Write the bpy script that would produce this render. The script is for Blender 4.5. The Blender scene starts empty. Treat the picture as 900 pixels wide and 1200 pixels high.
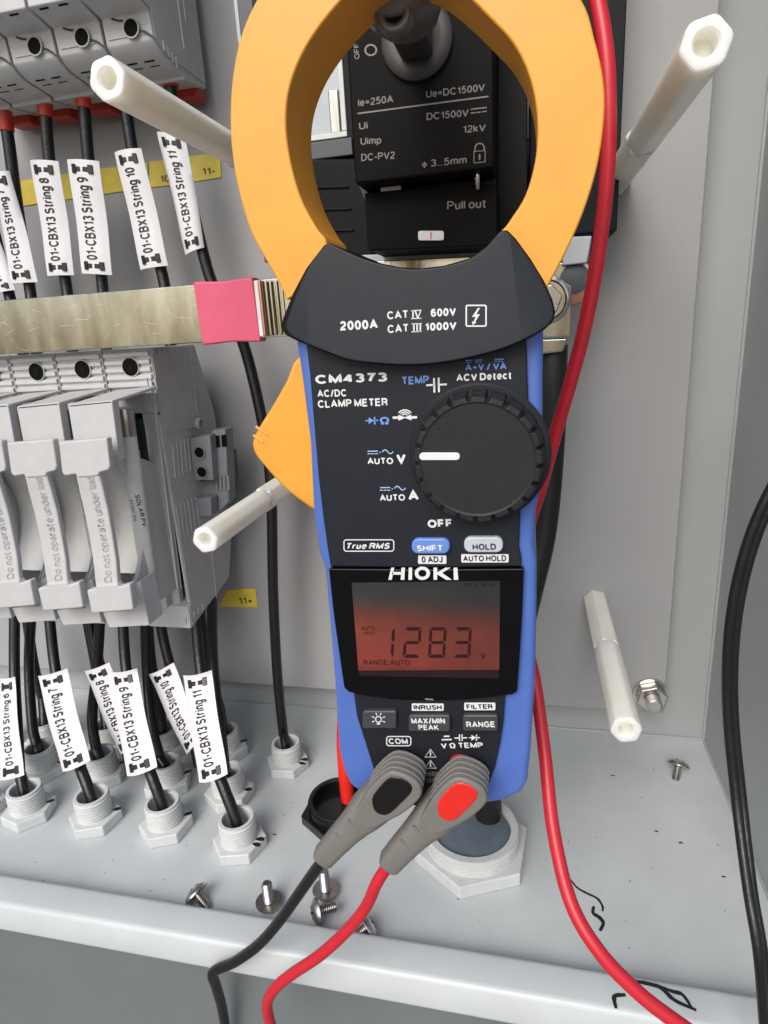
import bpy, bmesh, math, random
from mathutils import Vector, Matrix
random.seed(7)
R_ = math.radians
# one Blender unit is one centimetre in this scene
S = bpy.context.scene
C = S.collection
S.unit_settings.scale_length = 0.01
# ------------------------------------------------------------ camera, light, exposure
CR = ((0.97485196, 0.21484456, -0.05920704), (-0.00603142, 0.29101541, 0.95669935), (0.22277182, -0.93228314, 0.28499276))
HC = 24.11          # camera height above the cabinet floor
FP = 732.725
cam = bpy.data.cameras.new('camera'); co = bpy.data.objects.new('camera', cam); C.objects.link(co)
cam.sensor_fit = 'VERTICAL'; cam.sensor_height = 24; cam.sensor_width = 18; cam.lens = FP/1200*24
cam.clip_start = 0.5; cam.clip_end = 5000
mw = Matrix.Identity(4)
for c_ in range(3):
    for r_ in range(3): mw[r_][c_] = CR[c_][r_]
mw[2][3] = HC
co.matrix_world = mw
S.camera = co
EL, AZ = 40, 192     # sun elevation, compass azimuth of the sun (behind and left of the camera)
W = bpy.data.worlds.new('World'); S.world = W; W.use_nodes = True
nt = W.node_tree; nt.nodes.clear()
sk = nt.nodes.new('ShaderNodeTexSky'); sk.sky_type = 'NISHITA'; sk.sun_disc = False
sk.sun_elevation = R_(EL); sk.sun_rotation = R_(AZ); sk.air_density = 1.0; sk.dust_density = 3.0; sk.ozone_density = 1.0
bg = nt.nodes.new('ShaderNodeBackground'); bg.inputs[1].default_value = 0.12
wo = nt.nodes.new('ShaderNodeOutputWorld')
nt.links.new(sk.outputs[0], bg.inputs[0]); nt.links.new(bg.outputs[0], wo.inputs[0])
sl = bpy.data.lights.new('sun', 'SUN'); sl.energy = 1.5; sl.angle = R_(36); sl.color = (1, .985, .96)
so = bpy.data.objects.new('sun', sl); C.objects.link(so)
sd = Vector((math.sin(R_(AZ))*math.cos(R_(EL)), math.cos(R_(AZ))*math.cos(R_(EL)), math.sin(R_(EL))))
so.rotation_euler = sd.to_track_quat('Z', 'Y').to_euler(); so.location = sd*300
S.view_settings.view_transform = 'Standard'; S.view_settings.look = 'None'
S.view_settings.gamma = 1; S.view_settings.exposure = 0.38; S.view_settings.use_curve_mapping = False

# ------------------------------------------------------------ places: a point seen at px,py on the upright plane Y, or on the level z
def ray(px, py):
    a, b = (px-450)/FP, -(py-600)/FP
    return Vector([CR[0][i]*a+CR[1][i]*b-CR[2][i] for i in range(3)])
def A(px, py, Y):
    r = ray(px, py); r = r*(Y/r.y); return Vector((r.x, r.y, r.z+HC))
def F(px, py, z=0.0):
    r = ray(px, py); r = r*((z-HC)/r.z); return Vector((r.x, r.y, z))
V = Vector

# ------------------------------------------------------------ materials
def mat(name, col, rough=.5, metal=0.0, bump=0.0, bs=30.0, var=.06, vs=1.5, spec=.5, coat=0.0, trans=0.0, emit=None, sss=0.0, ior=1.5, rv=.0, dirt=0.0, dirtcol=(.12,.11,.09), stretch=None):
    m = bpy.data.materials.new(name); m.use_nodes = True
    n = m.node_tree.nodes; l = m.node_tree.links; b = n['Principled BSDF']
    tc = n.new('ShaderNodeTexCoord'); src = tc.outputs['Object']
    if stretch:
        mp = n.new('ShaderNodeMapping'); mp.inputs['Scale'].default_value = stretch; l.new(src, mp.inputs[0]); src = mp.outputs[0]
    b.inputs['Roughness'].default_value = rough; b.inputs['Metallic'].default_value = metal
    b.inputs['Specular IOR Level'].default_value = spec; b.inputs['Coat Weight'].default_value = coat
    b.inputs['Transmission Weight'].default_value = trans; b.inputs['IOR'].default_value = ior
    if sss: b.inputs['Subsurface Weight'].default_value = sss; b.inputs['Subsurface Scale'].default_value = .8; b.inputs['Subsurface Radius'].default_value = (1, .9, .7)
    no = n.new('ShaderNodeTexNoise'); no.inputs['Scale'].default_value = vs; no.inputs['Detail'].default_value = 6; l.new(src, no.inputs['Vector'])
    cr = n.new('ShaderNodeValToRGB'); cr.color_ramp.elements[0].position = .3; cr.color_ramp.elements[1].position = .7
    cr.color_ramp.elements[0].color = tuple(c*(1-var) for c in col)+(1,); cr.color_ramp.elements[1].color = tuple(min(1, c*(1+var)) for c in col)+(1,)
    l.new(no.outputs[0], cr.inputs[0]); cs = cr.outputs[0]
    if dirt:
        d = n.new('ShaderNodeTexNoise'); d.inputs['Scale'].default_value = vs*6; d.inputs['Detail'].default_value = 9; d.inputs['Roughness'].default_value = .75; l.new(src, d.inputs['Vector'])
        dr = n.new('ShaderNodeMapRange'); dr.inputs[1].default_value = .58; dr.inputs[2].default_value = .78; dr.inputs[4].default_value = dirt; l.new(d.outputs[0], dr.inputs[0])
        mx = n.new('ShaderNodeMix'); mx.data_type = 'RGBA'; mx.inputs[7].default_value = dirtcol+(1,); l.new(dr.outputs[0], mx.inputs[0]); l.new(cs, mx.inputs[6]); cs = mx.outputs[2]
    l.new(cs, b.inputs['Base Color'])
    if rv:
        mr = n.new('ShaderNodeMapRange'); mr.inputs[3].default_value = max(0, rough-rv); mr.inputs[4].default_value = min(1, rough+rv); l.new(no.outputs[0], mr.inputs[0]); l.new(mr.outputs[0], b.inputs['Roughness'])
    if bump:
        bn = n.new('ShaderNodeTexNoise'); bn.inputs['Scale'].default_value = bs; bn.inputs['Detail'].default_value = 3; l.new(src, bn.inputs['Vector'])
        bu = n.new('ShaderNodeBump'); bu.inputs['Strength'].default_value = bump; bu.inputs['Distance'].default_value = .02; l.new(bn.outputs[0], bu.inputs['Height']); l.new(bu.outputs[0], b.inputs['Normal'])
    if emit: b.inputs['Emission Color'].default_value = emit[0]+(1,); b.inputs['Emission Strength'].default_value = emit[1]
    return m
K = {}
K['plate'] = mat('plate_paint', (.325,.33,.338), .42, bump=.5, bs=9, var=.05, vs=.12, dirt=.16)
K['wallp'] = mat('cabinet_paint', (.36,.385,.39), .42, bump=.45, bs=9, var=.05, vs=.12, dirt=.14)
K['floor'] = mat('floor_paint', (.52,.56,.565), .36, bump=.35, bs=7, var=.06, vs=.3, dirt=.22, dirtcol=(.30,.31,.30), rv=.1)
K['lip'] = mat('lip_paint', (.53,.57,.575), .36, bump=.3, bs=7, var=.04, vs=.5, dirt=.14, rv=.08)
K['low'] = mat('lower_paint', (.155,.17,.175), .35, bump=.25, bs=9, var=.05, vs=.3)
K['orange'] = mat('orange_plastic', (.80,.365,.045), .40, bump=.22, bs=40, var=.05, dirt=.22, dirtcol=(.42,.19,.035), vs=.7, rv=.08)
K['blue'] = mat('blue_plastic', (.08,.16,.49), .36, rv=.08, dirt=.1, dirtcol=(.2,.25,.45), vs=.9, bump=.12, bs=40, var=.04)
K['body'] = mat('dark_slate_plastic', (.012,.0145,.021), .5, spec=.3, bump=.25, bs=55, var=.08, dirt=.04, dirtcol=(.2,.2,.2))
K['collar'] = mat('collar_rubber', (.021,.025,.032), .48, spec=.35, bump=.2, bs=45, var=.08, dirt=.06, dirtcol=(.2,.2,.2))
K['dial'] = mat('dial_plastic', (.018,.019,.021), .45, spec=.3, bump=.6, bs=30, var=.1, dirt=.1, dirtcol=(.12,.12,.12))
K['black'] = mat('black_plastic', (.004,.004,.0045), .45, spec=.15, bump=.2, bs=30, var=.1)
K['blackg'] = mat('black_gloss_plastic', (.006,.006,.007), .22, bump=.1, bs=10)
K['switch'] = mat('switch_cover_plastic', (.004,.0035,.0035), .55, spec=.1, bump=.3, bs=30, var=.1)
K['slab'] = mat('switch_base_plastic', (.007,.009,.013), .5, spec=.15, bump=.2, bs=30, var=.1)
K['slate'] = mat('slate_frame_plastic', (.06,.07,.085), .45)
K['cable'] = mat('black_cable_sheath', (.008,.008,.009), .36, bump=1.0, bs=5, var=.2, vs=2, dirt=.12, dirtcol=(.08,.08,.08))
K['heat'] = mat('black_heat_shrink', (.01,.01,.011), .55, bump=.5, bs=4, var=.15)
K['red'] = mat('red_silicone', (.54,.016,.030), .38, bump=.1, bs=6, var=.05, dirt=.06, dirtcol=(.6,.2,.2))
K['redp'] = mat('red_plastic', (.70,.022,.015), .35, bump=.1, bs=20, var=.05, dirt=.1, dirtcol=(.4,.02,.02))
K['ferr'] = mat('red_cap_plastic', (.50,.035,.018), .4, var=.1)
K['boot'] = mat('grey_rubber_boot', (.175,.165,.152), .5, bump=.3, bs=30, var=.05, dirt=.15, dirtcol=(.3,.3,.28))
K['ins'] = mat('boot_insert_black', (.006,.004,.004), .25, bump=.2, bs=5)
K['white'] = mat('white_print', (.72,.73,.74), .5, var=.03)
K['lblue'] = mat('light_blue_print', (.14,.30,.70), .5, var=.03)
K['cyan'] = mat('pale_blue_print', (.35,.52,.80), .5, var=.03)
K['dprint'] = mat('dark_print', (.012,.014,.03), .5)
K['gprint'] = mat('grey_print', (.21,.19,.17), .5)
K['bbtn'] = mat('blue_button', (.13,.25,.62), .35, var=.05)
K['wbtn'] = mat('grey_white_button', (.50,.54,.60), .38, var=.04)
K['dbtn'] = mat('dark_grey_button', (.045,.05,.055), .42, bump=.15, bs=40, var=.06)
K['glass'] = mat('display_window_gloss', (.003,.003,.0035), .05, var=.1, spec=.22)
K['seg'] = mat('lcd_segment', (.022,.003,.003), .3)
K['nylon'] = mat('white_nylon', (.90,.89,.80), .36, bump=.25, bs=2.5, var=.03, vs=1, sss=.9)
K['gland'] = mat('pale_grey_nylon', (.60,.62,.61), .4, bump=.15, bs=10, var=.05, vs=2, dirt=.15, dirtcol=(.35,.35,.33))
K['term'] = mat('light_grey_polyamide', (.52,.525,.525), .5, bump=.25, bs=20, var=.04, vs=1.5, dirt=.12)
K['termd'] = mat('mid_grey_polyamide', (.42,.42,.415), .5, bump=.25, bs=20, var=.05, vs=1.5, dirt=.12)
K['termk'] = mat('painted_hole_shade', (.004,.004,.004), .7, spec=.1)  # near-black colour stands in for the shade inside shallow holes and slots
K['aux'] = mat('slate_grey_polyamide', (.20,.22,.235), .5, bump=.2, bs=20)
K['steel'] = mat('stainless_steel', (.55,.53,.50), .28, 1.0, bump=.2, bs=12, var=.1, rv=.1)
K['tin'] = mat('tinned_copper', (.42,.43,.40), .18, 1.0, bump=.5, bs=.8, var=.3, vs=.6, rv=.16, dirt=.12, dirtcol=(.7,.68,.6), stretch=(1.6,1,.5))
K['copper'] = mat('bare_copper', (.55,.30,.22), .3, 1.0, bump=.2, bs=8)
K['dsteel'] = mat('dull_handle_metal', (.15,.145,.14), .4, 0.5, bump=.2, bs=12)
K['pink'] = mat('pink_heat_shrink', (.66,.095,.18), .42, bump=.3, bs=3, var=.03)
K['tag'] = mat('white_tag_film', (.70,.70,.72), .38, bump=.5, bs=1.4, var=.02)
K['ink'] = mat('black_ink', (.012,.012,.013), .5)
K['tie'] = mat('black_cable_tie', (.007,.007,.007), .35)
K['yellow'] = mat('yellow_tape', (.70,.55,.06), .4, bump=.2, bs=2, var=.08)
K['fusew'] = mat('white_ceramic', (.68,.68,.66), .35, dirt=.2)
K['clear'] = mat('clear_polycarbonate', (.55,.56,.55), .12, trans=.6)
K['pale'] = mat('pale_clear_plastic', (.42,.46,.50), .25, bump=.2, bs=2)
K['ground'] = mat('concrete_ground', (.20,.20,.195), .9, bump=.5, bs=1, var=.15, vs=.05)
K['band'] = mat('display_band', (.02,.010,.010), .2, spec=.3)
K['seal'] = mat('blue_grey_rubber', (.13,.17,.205), .4, bump=.2, bs=6, var=.1, dirt=.15, dirtcol=(.3,.32,.33))
K['hub'] = mat('dark_hub_metal', (.05,.047,.045), .42, .3, bump=.2, bs=10)
K['sock'] = mat('socket_black', (.004,.004,.004), .3)
# the display: backlit liquid crystal; teal sky reflection at the top and uneven glow painted into its emission
m = bpy.data.materials.new('lcd_backlight_reflection'); m.use_nodes = True
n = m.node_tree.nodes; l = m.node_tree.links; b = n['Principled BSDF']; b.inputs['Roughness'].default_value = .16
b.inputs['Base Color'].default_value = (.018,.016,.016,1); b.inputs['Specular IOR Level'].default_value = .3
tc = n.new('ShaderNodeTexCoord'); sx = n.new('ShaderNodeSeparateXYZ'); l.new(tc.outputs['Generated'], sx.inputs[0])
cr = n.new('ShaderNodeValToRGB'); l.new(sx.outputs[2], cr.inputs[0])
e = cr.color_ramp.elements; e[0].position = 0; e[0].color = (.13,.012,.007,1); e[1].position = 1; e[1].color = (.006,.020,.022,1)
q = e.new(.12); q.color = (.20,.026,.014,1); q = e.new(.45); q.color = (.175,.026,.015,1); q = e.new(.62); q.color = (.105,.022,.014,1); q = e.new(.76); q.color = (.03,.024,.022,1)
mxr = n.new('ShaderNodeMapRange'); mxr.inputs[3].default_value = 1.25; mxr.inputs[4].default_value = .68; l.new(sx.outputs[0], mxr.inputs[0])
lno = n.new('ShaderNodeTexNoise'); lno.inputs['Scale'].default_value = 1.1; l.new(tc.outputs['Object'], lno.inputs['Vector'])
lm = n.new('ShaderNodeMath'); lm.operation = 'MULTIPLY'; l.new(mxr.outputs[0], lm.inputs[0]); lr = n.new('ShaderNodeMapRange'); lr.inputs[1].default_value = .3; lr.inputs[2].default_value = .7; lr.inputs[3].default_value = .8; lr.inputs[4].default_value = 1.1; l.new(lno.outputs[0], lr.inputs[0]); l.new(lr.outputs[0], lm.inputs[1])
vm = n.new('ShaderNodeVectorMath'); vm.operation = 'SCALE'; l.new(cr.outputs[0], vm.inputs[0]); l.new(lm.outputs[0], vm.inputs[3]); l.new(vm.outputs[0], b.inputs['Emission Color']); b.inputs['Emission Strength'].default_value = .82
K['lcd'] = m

# ------------------------------------------------------------ mesh helpers
class MB:
    def __init__(s): s.v = []; s.f = []
    def add(s, vs, fs):
        o = len(s.v); s.v += [V(p) for p in vs]; s.f += [[i+o for i in f] for f in fs]; return s
    def box(s, a, b):
        x0, y0, z0 = [min(p, q) for p, q in zip(a, b)]; x1, y1, z1 = [max(p, q) for p, q in zip(a, b)]
        return s.add([(x0,y0,z0),(x1,y0,z0),(x1,y1,z0),(x0,y1,z0),(x0,y0,z1),(x1,y0,z1),(x1,y1,z1),(x0,y1,z1)],
                     [(0,3,2,1),(4,5,6,7),(0,1,5,4),(1,2,6,5),(2,3,7,6),(3,0,4,7)])
    def prism(s, poly, d):
        n = len(poly); d = V(d); p = [V(q) for q in poly]
        return s.add(p+[q+d for q in p], [list(range(n)), list(range(2*n-1, n-1, -1))]+[[i, i+n, (i+1) % n+n, (i+1) % n] for i in range(n)])
    def rev(s, prof, o, ax=(0,0,1), seg=32, mod=None):
        ax = V(ax).normalized(); u = ax.orthogonal().normalized(); w = ax.cross(u); o = V(o); vs = []; fs = []
        for k, (r, h) in enumerate(prof):
            for i in range(seg):
                a = 2*math.pi*i/seg; rr = mod(k, a, r) if mod else r
                vs.append(o+ax*h+(u*math.cos(a)+w*math.sin(a))*rr)
        for k in range(len(prof)-1):
            for i in range(seg):
                j = (i+1) % seg; fs.append([k*seg+i, k*seg+j, (k+1)*seg+j, (k+1)*seg+i])
        fs.append(list(range(seg-1, -1, -1))); fs.append([(len(prof)-1)*seg+i for i in range(seg)])
        return s.add(vs, fs)
    def hexp(s, o, r, h, ax=(0,0,1), rot=0, n=6, r2=None):
        ax = V(ax).normalized(); u = V((1,0,0)); u = (u-ax*u.dot(ax)).normalized() if abs(ax.x) < .9 else ax.orthogonal().normalized(); w = ax.cross(u); o = V(o)
        ring = lambda rr, hh: [o+ax*hh+(u*math.cos(rot+2*math.pi*i/n)+w*math.sin(rot+2*math.pi*i/n))*rr for i in range(n)]
        if r2 is None: return s.prism(ring(r, 0), ax*h)
        a, b_, c, d = ring(r, 0), ring(r, h), ring(r2, h), ring(r2, 0)
        vs = a+b_+c+d; fs = []
        for i in range(n):
            j = (i+1) % n
            fs += [[i, j, n+j, n+i], [n+i, n+j, 2*n+j, 2*n+i], [2*n+i, 2*n+j, 3*n+j, 3*n+i], [3*n+i, 3*n+j, j, i]]
        return s.add(vs, fs)
    def tube(s, path, r, seg=14, caps=True):
        p = [V(q) for q in path]; n = len(p); vs = []; fs = []; t = (p[1]-p[0]).normalized(); u = t.orthogonal().normalized()
        for i in range(n):
            t = ((p[min(i+1, n-1)]-p[max(i-1, 0)])).normalized(); u = (u-t*u.dot(t)).normalized(); w = t.cross(u)
            rr = r[i] if isinstance(r, (list, tuple)) else r
            vs += [p[i]+(u*math.cos(2*math.pi*k/seg)+w*math.sin(2*math.pi*k/seg))*rr for k in range(seg)]
        for i in range(n-1):
            for k in range(seg):
                j = (k+1) % seg; fs.append([i*seg+k, i*seg+j, (i+1)*seg+j, (i+1)*seg+k])
        if caps: fs.append(list(range(seg-1, -1, -1))); fs.append([(n-1)*seg+k for k in range(seg)])
        return s.add(vs, fs)
    def loft(s, rings):
        n = len(rings[0]); vs = [p for r in rings for p in r]; fs = []
        for i in range(len(rings)-1):
            for k in range(n):
                j = (k+1) % n; fs.append([i*n+k, i*n+j, (i+1)*n+j, (i+1)*n+k])
        fs.append(list(range(n-1, -1, -1))); fs.append([(len(rings)-1)*n+k for k in range(n)])
        return s.add(vs, fs)
    def build(s, name, m, parent=None, bev=0, seg=2, ang=35, post=None, label=None):
        off = parent['_o'] if parent is not None and '_o' in parent else (0,0,0)
        off = V(off); me = bpy.data.meshes.new(name); me.from_pydata([tuple(p-off) for p in s.v], [], s.f)
        bm = bmesh.new(); bm.from_mesh(me); bmesh.ops.recalc_face_normals(bm, faces=bm.faces)
        if post: post(bm, off)
        bm.to_mesh(me); bm.free()
        for p in me.polygons: p.use_smooth = True
        me.set_sharp_from_angle(angle=R_(ang))
        me.materials.append(K[m])
        o = bpy.data.objects.new(name, me); C.objects.link(o)
        if parent is not None: o.parent = parent; o['_o'] = tuple(off)
        if bev:
            bo = o.modifiers.new('bevel', 'BEVEL'); bo.width = bev; bo.segments = seg; bo.limit_method = 'ANGLE'; bo.angle_limit = R_(30); bo.harden_normals = True
        if label: o['label'] = label
        return o
def thing(name, label, cat, loc, group=None):
    o = bpy.data.objects.new(name, None); C.objects.link(o); o.location = loc; o.empty_display_size = 1
    o['_o'] = tuple(loc); o['label'] = label; o['category'] = cat
    if group: o['group'] = group
    return o
def tag(o, label, cat, group=None):
    o['label'] = label; o['category'] = cat
    if group: o['group'] = group
    return o
def struct(o): o['kind'] = 'structure'; return o
def cr_(pts, n=6, closed=False):
    p = [V(q) for q in pts]; out = []; N = len(p); rng = N if closed else N-1
    for i in range(rng):
        a = p[(i-1) % N] if closed or i > 0 else p[0]*2-p[1]; b_ = p[i]; c = p[(i+1) % N]; d = p[(i+2) % N] if closed or i+2 < N else p[-1]*2-p[-2]
        for k in range(n):
            t = k/n; out.append(.5*((2*b_)+(c-a)*t+(2*a-5*b_+4*c-d)*t*t+(3*b_-a-3*c+d)*t**3))
    if not closed: out.append(p[-1])
    return out
def px(pts, Y): return [A(x, y, Y) for x, y in pts]
def path(pts, n=8): return cr_([A(*p) for p in pts], n)
def rrect(x0, y0, x1, y1, r, n=5):       # rounded rectangle outline in picture units
    o = []
    for cx, cy, a0 in ((x1-r, y0+r, -90), (x1-r, y1-r, 0), (x0+r, y1-r, 90), (x0+r, y0+r, 180)):
        for k in range(n+1): a = R_(a0+90*k/n); o.append((cx+r*math.cos(a), cy+r*math.sin(a)))
    return o
def ar(cx, cy, rx, ry, a0, a1, n=9): return [(cx+rx*math.cos(R_(a0+(a1-a0)*i/n)), cy+ry*math.sin(R_(a0+(a1-a0)*i/n))) for i in range(n+1)]
GL = {  # plain sans letters as centre lines: width, strokes
'A':(.70,[[(0,0),(.35,1),(.70,0)],[(.12,.33),(.58,.33)]]),
'B':(.6,[[(0,.5),(0,1),(.34,1)]+ar(.34,.76,.21,.24,90,-90)+[(0,.52)],[(.34,.52)]+ar(.35,.26,.25,.26,90,-90)+[(0,0),(0,.52)]]),
'C':(.68,[ar(.36,.5,.36,.5,42,318,16)]),'D':(.64,[[(0,.5),(0,1),(.26,1)]+ar(.26,.5,.38,.5,90,-90,12)+[(0,0),(0,.5)]]),
'E':(.54,[[(.53,1),(0,1),(0,0),(.55,0)],[(0,.53),(.49,.53)]]),'F':(.5,[[(.51,1),(0,1),(0,0)],[(0,.5),(.45,.5)]]),
'G':(.72,[ar(.37,.5,.37,.5,42,325,16)+[(.70,.12),(.70,.46),(.4,.46)]]),'H':(.6,[[(0,0),(0,1)],[(.6,0),(.6,1)],[(0,.53),(.6,.53)]]),
'I':(.0,[[(0,0),(0,1)]]),'J':(.4,[[(.4,1),(.4,.24)]+ar(.2,.22,.2,.22,0,-180)]),'K':(.6,[[(0,0),(0,1)],[(.57,1),(0,.36)],[(.2,.58),(.62,0)]]),
'L':(.48,[[(0,1),(0,0),(.5,0)]]),'M':(.74,[[(0,0),(0,1),(.37,.08),(.74,1),(.74,0)]]),'N':(.6,[[(0,0),(0,1),(.6,0),(.6,1)]]),
'O':(.74,[ar(.37,.5,.37,.5,0,360,20)]),'P':(.56,[[(0,0),(0,1),(.32,1)]+ar(.32,.74,.24,.26,90,-90)+[(0,.48)]]),
'R':(.6,[[(0,0),(0,1),(.34,1)]+ar(.34,.75,.23,.25,90,-90)+[(0,.5)],[(.33,.5),(.5,.42),(.58,0)]]),
'S':(.56,[ar(.28,.75,.25,.25,25,250,10)+ar(.28,.26,.28,.26,70,-155,10)]),'T':(.58,[[(0,1),(.58,1)],[(.29,1),(.29,0)]]),
'U':(.58,[[(0,1),(0,.3)]+ar(.29,.3,.29,.3,180,360,10)+[(.58,1)]]),'V':(.64,[[(0,1),(.32,0),(.64,1)]]),'X':(.6,[[(0,1),(.6,0)],[(.6,1),(0,0)]]),
'Y':(.6,[[(0,1),(.3,.45),(.6,1)],[(.3,.45),(.3,0)]]),'Z':(.56,[[(0,1),(.55,1),(0,0),(.57,0)]]),
'0':(.48,[ar(.24,.5,.24,.5,0,360,18)]),'1':(.30,[[(.02,.76),(.2,.84),(.27,1),(.27,0)]]),'2':(.49,[ar(.24,.73,.23,.27,165,-25,9)+[(.38,.48),(.08,.2),(0,0),(.5,0)]]),
'3':(.49,[ar(.23,.76,.22,.24,155,-90,9),ar(.23,.26,.25,.26,90,-155,10)]),'4':(.52,[[(.37,1),(0,.30),(.52,.30)],[(.38,0),(.38,1)]]),
'5':(.49,[[(.45,1),(.1,1),(.05,.54)]+ar(.23,.33,.25,.33,120,-150,11)]),'6':(.49,[ar(.24,.31,.24,.31,0,360,14),[(.44,.86)]+ar(.25,.6,.25,.4,70,180,7)+[(0,.32)]]),
'7':(.47,[[(0,1),(.47,1),(.28,.6),(.15,0)]]),'8':(.48,[ar(.24,.75,.21,.25,0,360,14),ar(.24,.26,.24,.26,0,360,14)]),'9':(.49,[ar(.24,.69,.24,.31,0,360,14),[(.48,.68)]+ar(.23,.4,.25,.4,0,-115,7)]),
'a':(.44,[[(.04,.56)]+ar(.22,.54,.19,.2,140,0,6)+[(.41,.04),(.45,0)],[(.41,.42),(.2,.38)]+ar(.19,.19,.19,.19,90,270,7)+[(.34,.06),(.41,.2)]]),
'c':(.42,[ar(.23,.37,.23,.37,45,315,11)]),'d':(.46,[[(.46,1),(.46,0)],ar(.23,.37,.23,.37,0,360,14)]),'e':(.46,[[(.0,.38),(.46,.38)]+ar(.23,.37,.23,.37,5,320,13)]),
'g':(.46,[[(.46,.74),(.46,-.06)]+ar(.23,-.06,.23,.2,0,-150,7),ar(.23,.37,.23,.37,0,360,14)]),'i':(.0,[[(0,0),(0,.72)],[(0,.88),(0,1)]]),
'k':(.42,[[(0,0),(0,1)],[(.38,.72),(0,.3)],[(.15,.45),(.42,0)]]),'l':(.0,[[(0,0),(0,1)]]),'m':(.7,[[(0,0),(0,.74)],[(0,.5)]+ar(.18,.55,.17,.19,170,0,6)+[(.35,0)],[(.35,.5)]+ar(.53,.55,.17,.19,170,0,6)+[(.70,0)]]),
'n':(.4,[[(0,0),(0,.74)],[(0,.48)]+ar(.2,.53,.2,.21,170,0,7)+[(.4,0)]]),'o':(.48,[ar(.24,.37,.24,.37,0,360,15)]),'p':(.46,[[(0,.74),(0,-.26)],ar(.23,.37,.23,.37,0,360,14)]),
'r':(.24,[[(0,0),(0,.74)],[(0,.45),(.07,.66),(.26,.72)]]),'t':(.24,[[(.1,.95),(.1,.14),(.16,0),(.26,.02)],[(-.02,.72),(.26,.72)]]),'u':(.4,[[(0,.74),(0,.22)]+ar(.2,.2,.2,.2,180,350,7)+[(.4,.3)],[(.4,.74),(.4,0)]]),
'-':(.28,[[(0,.38),(.28,.38)]]),'=':(.46,[[(0,.62),(.46,.62)],[(0,.34),(.46,.34)]]),'+':(.46,[[(0,.45),(.46,.45)],[(.23,.7),(.23,.2)]]),'/':(.3,[[(0,-.05),(.3,1.05)]]),
':':(.0,[[(0,0),(0,.08)],[(0,.58),(0,.66)]]),'.':(.0,[[(0,0),(0,.07)]]),'(':(.16,[ar(.3,.5,.3,.62,135,225,6)]),')':(.16,[ar(-.14,.5,.3,.62,45,-45,6)]),
'\u03a9':(.7,[[(0,0),(.2,0),(.22,.14)]+ar(.35,.56,.33,.44,240,-60,14)+[(.48,.14),(.5,0),(.7,0)]]),'\u03c6':(.56,[ar(.28,.37,.28,.34,0,360,16),[(.28,1.0),(.28,-.25)]])}
CAP = 1.0
_tc = {}
def glyphs(s, bold=0, shear=0):
    k = (s, bold, shear)
    if k in _tc: return _tc[k]
    h = .076+bold*1.3; vs = []; fs = []; x = 0.0; lift = 0
    for ch in s:
        if ch == ' ': x += .26; continue
        w_, strokes = GL[ch]
        for si, st in enumerate(strokes):
            pts = [(x+h+px_, h+py_*(1-2*h) if py_ >= 0 else py_+h) for px_, py_ in st]; P = [pts[0]]
            for a, b_ in zip(pts, pts[1:]):          # keep pieces short so that lettering can follow a curved tag
                d = math.hypot(b_[0]-a[0], b_[1]-a[1]); n_ = max(1, math.ceil(d/.3))
                if d > 1e-5: P += [(a[0]+(b_[0]-a[0])*i/n_, a[1]+(b_[1]-a[1])*i/n_) for i in range(1, n_+1)]
            closed = math.hypot(P[0][0]-P[-1][0], P[0][1]-P[-1][1]) < 1e-4; n_ = len(P); o = len(vs)
            for i in range(n_):
                a = P[i-1] if i else (P[-2] if closed else None); c = P[i+1] if i < n_-1 else (P[1] if closed else None); p = P[i]
                d1 = V((p[0]-a[0], p[1]-a[1])).normalized() if a else None; d2 = V((c[0]-p[0], c[1]-p[1])).normalized() if c else None
                if d1 is None: d1 = d2
                if d2 is None: d2 = d1
                n1 = V((-d1.y, d1.x)); n2 = V((-d2.y, d2.x)); m_ = n1+n2; m_ = m_.normalized() if m_.length > .2 else n2; sc_ = min(1.7, 1/max(.3, m_.dot(n2)))
                vs += [V((p[0]+m_.x*h*sc_, p[1]+m_.y*h*sc_, si*.0012)), V((p[0]-m_.x*h*sc_, p[1]-m_.y*h*sc_, si*.0012))]
            fs += [[o+2*i, o+2*i+1, o+2*i+3, o+2*i+2] for i in range(n_-1)]
        x += w_+2*h+.095+max(0, bold)*.6
    for v in vs: v.x += v.y*shear
    _tc[k] = (vs, fs); return _tc[k]
def text(s, a, b, cap, Y, m, parent, bold=.02, shear=0, name='lettering', h=.012, mb=None):
    """lettering whose baseline runs from a to b (picture points on the upright plane Y); cap in picture units"""
    vs, fs = glyphs(s, bold, shear); x0 = min(v.x for v in vs); x1 = max(v.x for v in vs)
    pa, pb = A(*a, Y), A(*b, Y); ex = pb-pa; ed = ex.normalized(); ez = V((-ed.z, 0, ed.x))
    sc = (A(a[0], a[1]-cap, Y)-pa).length if abs(ed.x) > .5 else (A(a[0]-cap, a[1], Y)-pa).length
    w = [pa+ex*((v.x-x0)/(x1-x0))+ez*(v.y/CAP*sc)+V((0,-h-v.z,0)) for v in vs]
    q = mb or MB(); q.add(w, fs)
    return None if mb else q.build(name, m, parent)
def quad(mb, pts, Y, h=.012, t=.01): mb.prism(px(pts, Y-h), (0, t, 0))
def stroke(mb, pts, w, Y, h=.012):           # flat printed line of width w picture units
    for (xa, ya), (xb, yb) in zip(pts, pts[1:]):
        d = math.hypot(xb-xa, yb-ya) or 1; nx, ny = -(yb-ya)/d*w/2, (xb-xa)/d*w/2; ex, ey = (xb-xa)/d*w*.25, (yb-ya)/d*w*.25
        mb.add(px([(xa+nx-ex, ya+ny-ey), (xb+nx+ex, yb+ny+ey), (xb-nx+ex, yb-ny+ey), (xa-nx-ex, ya-ny-ey)], Y-h), [(0,1,2,3)]); h += .0012
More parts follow.
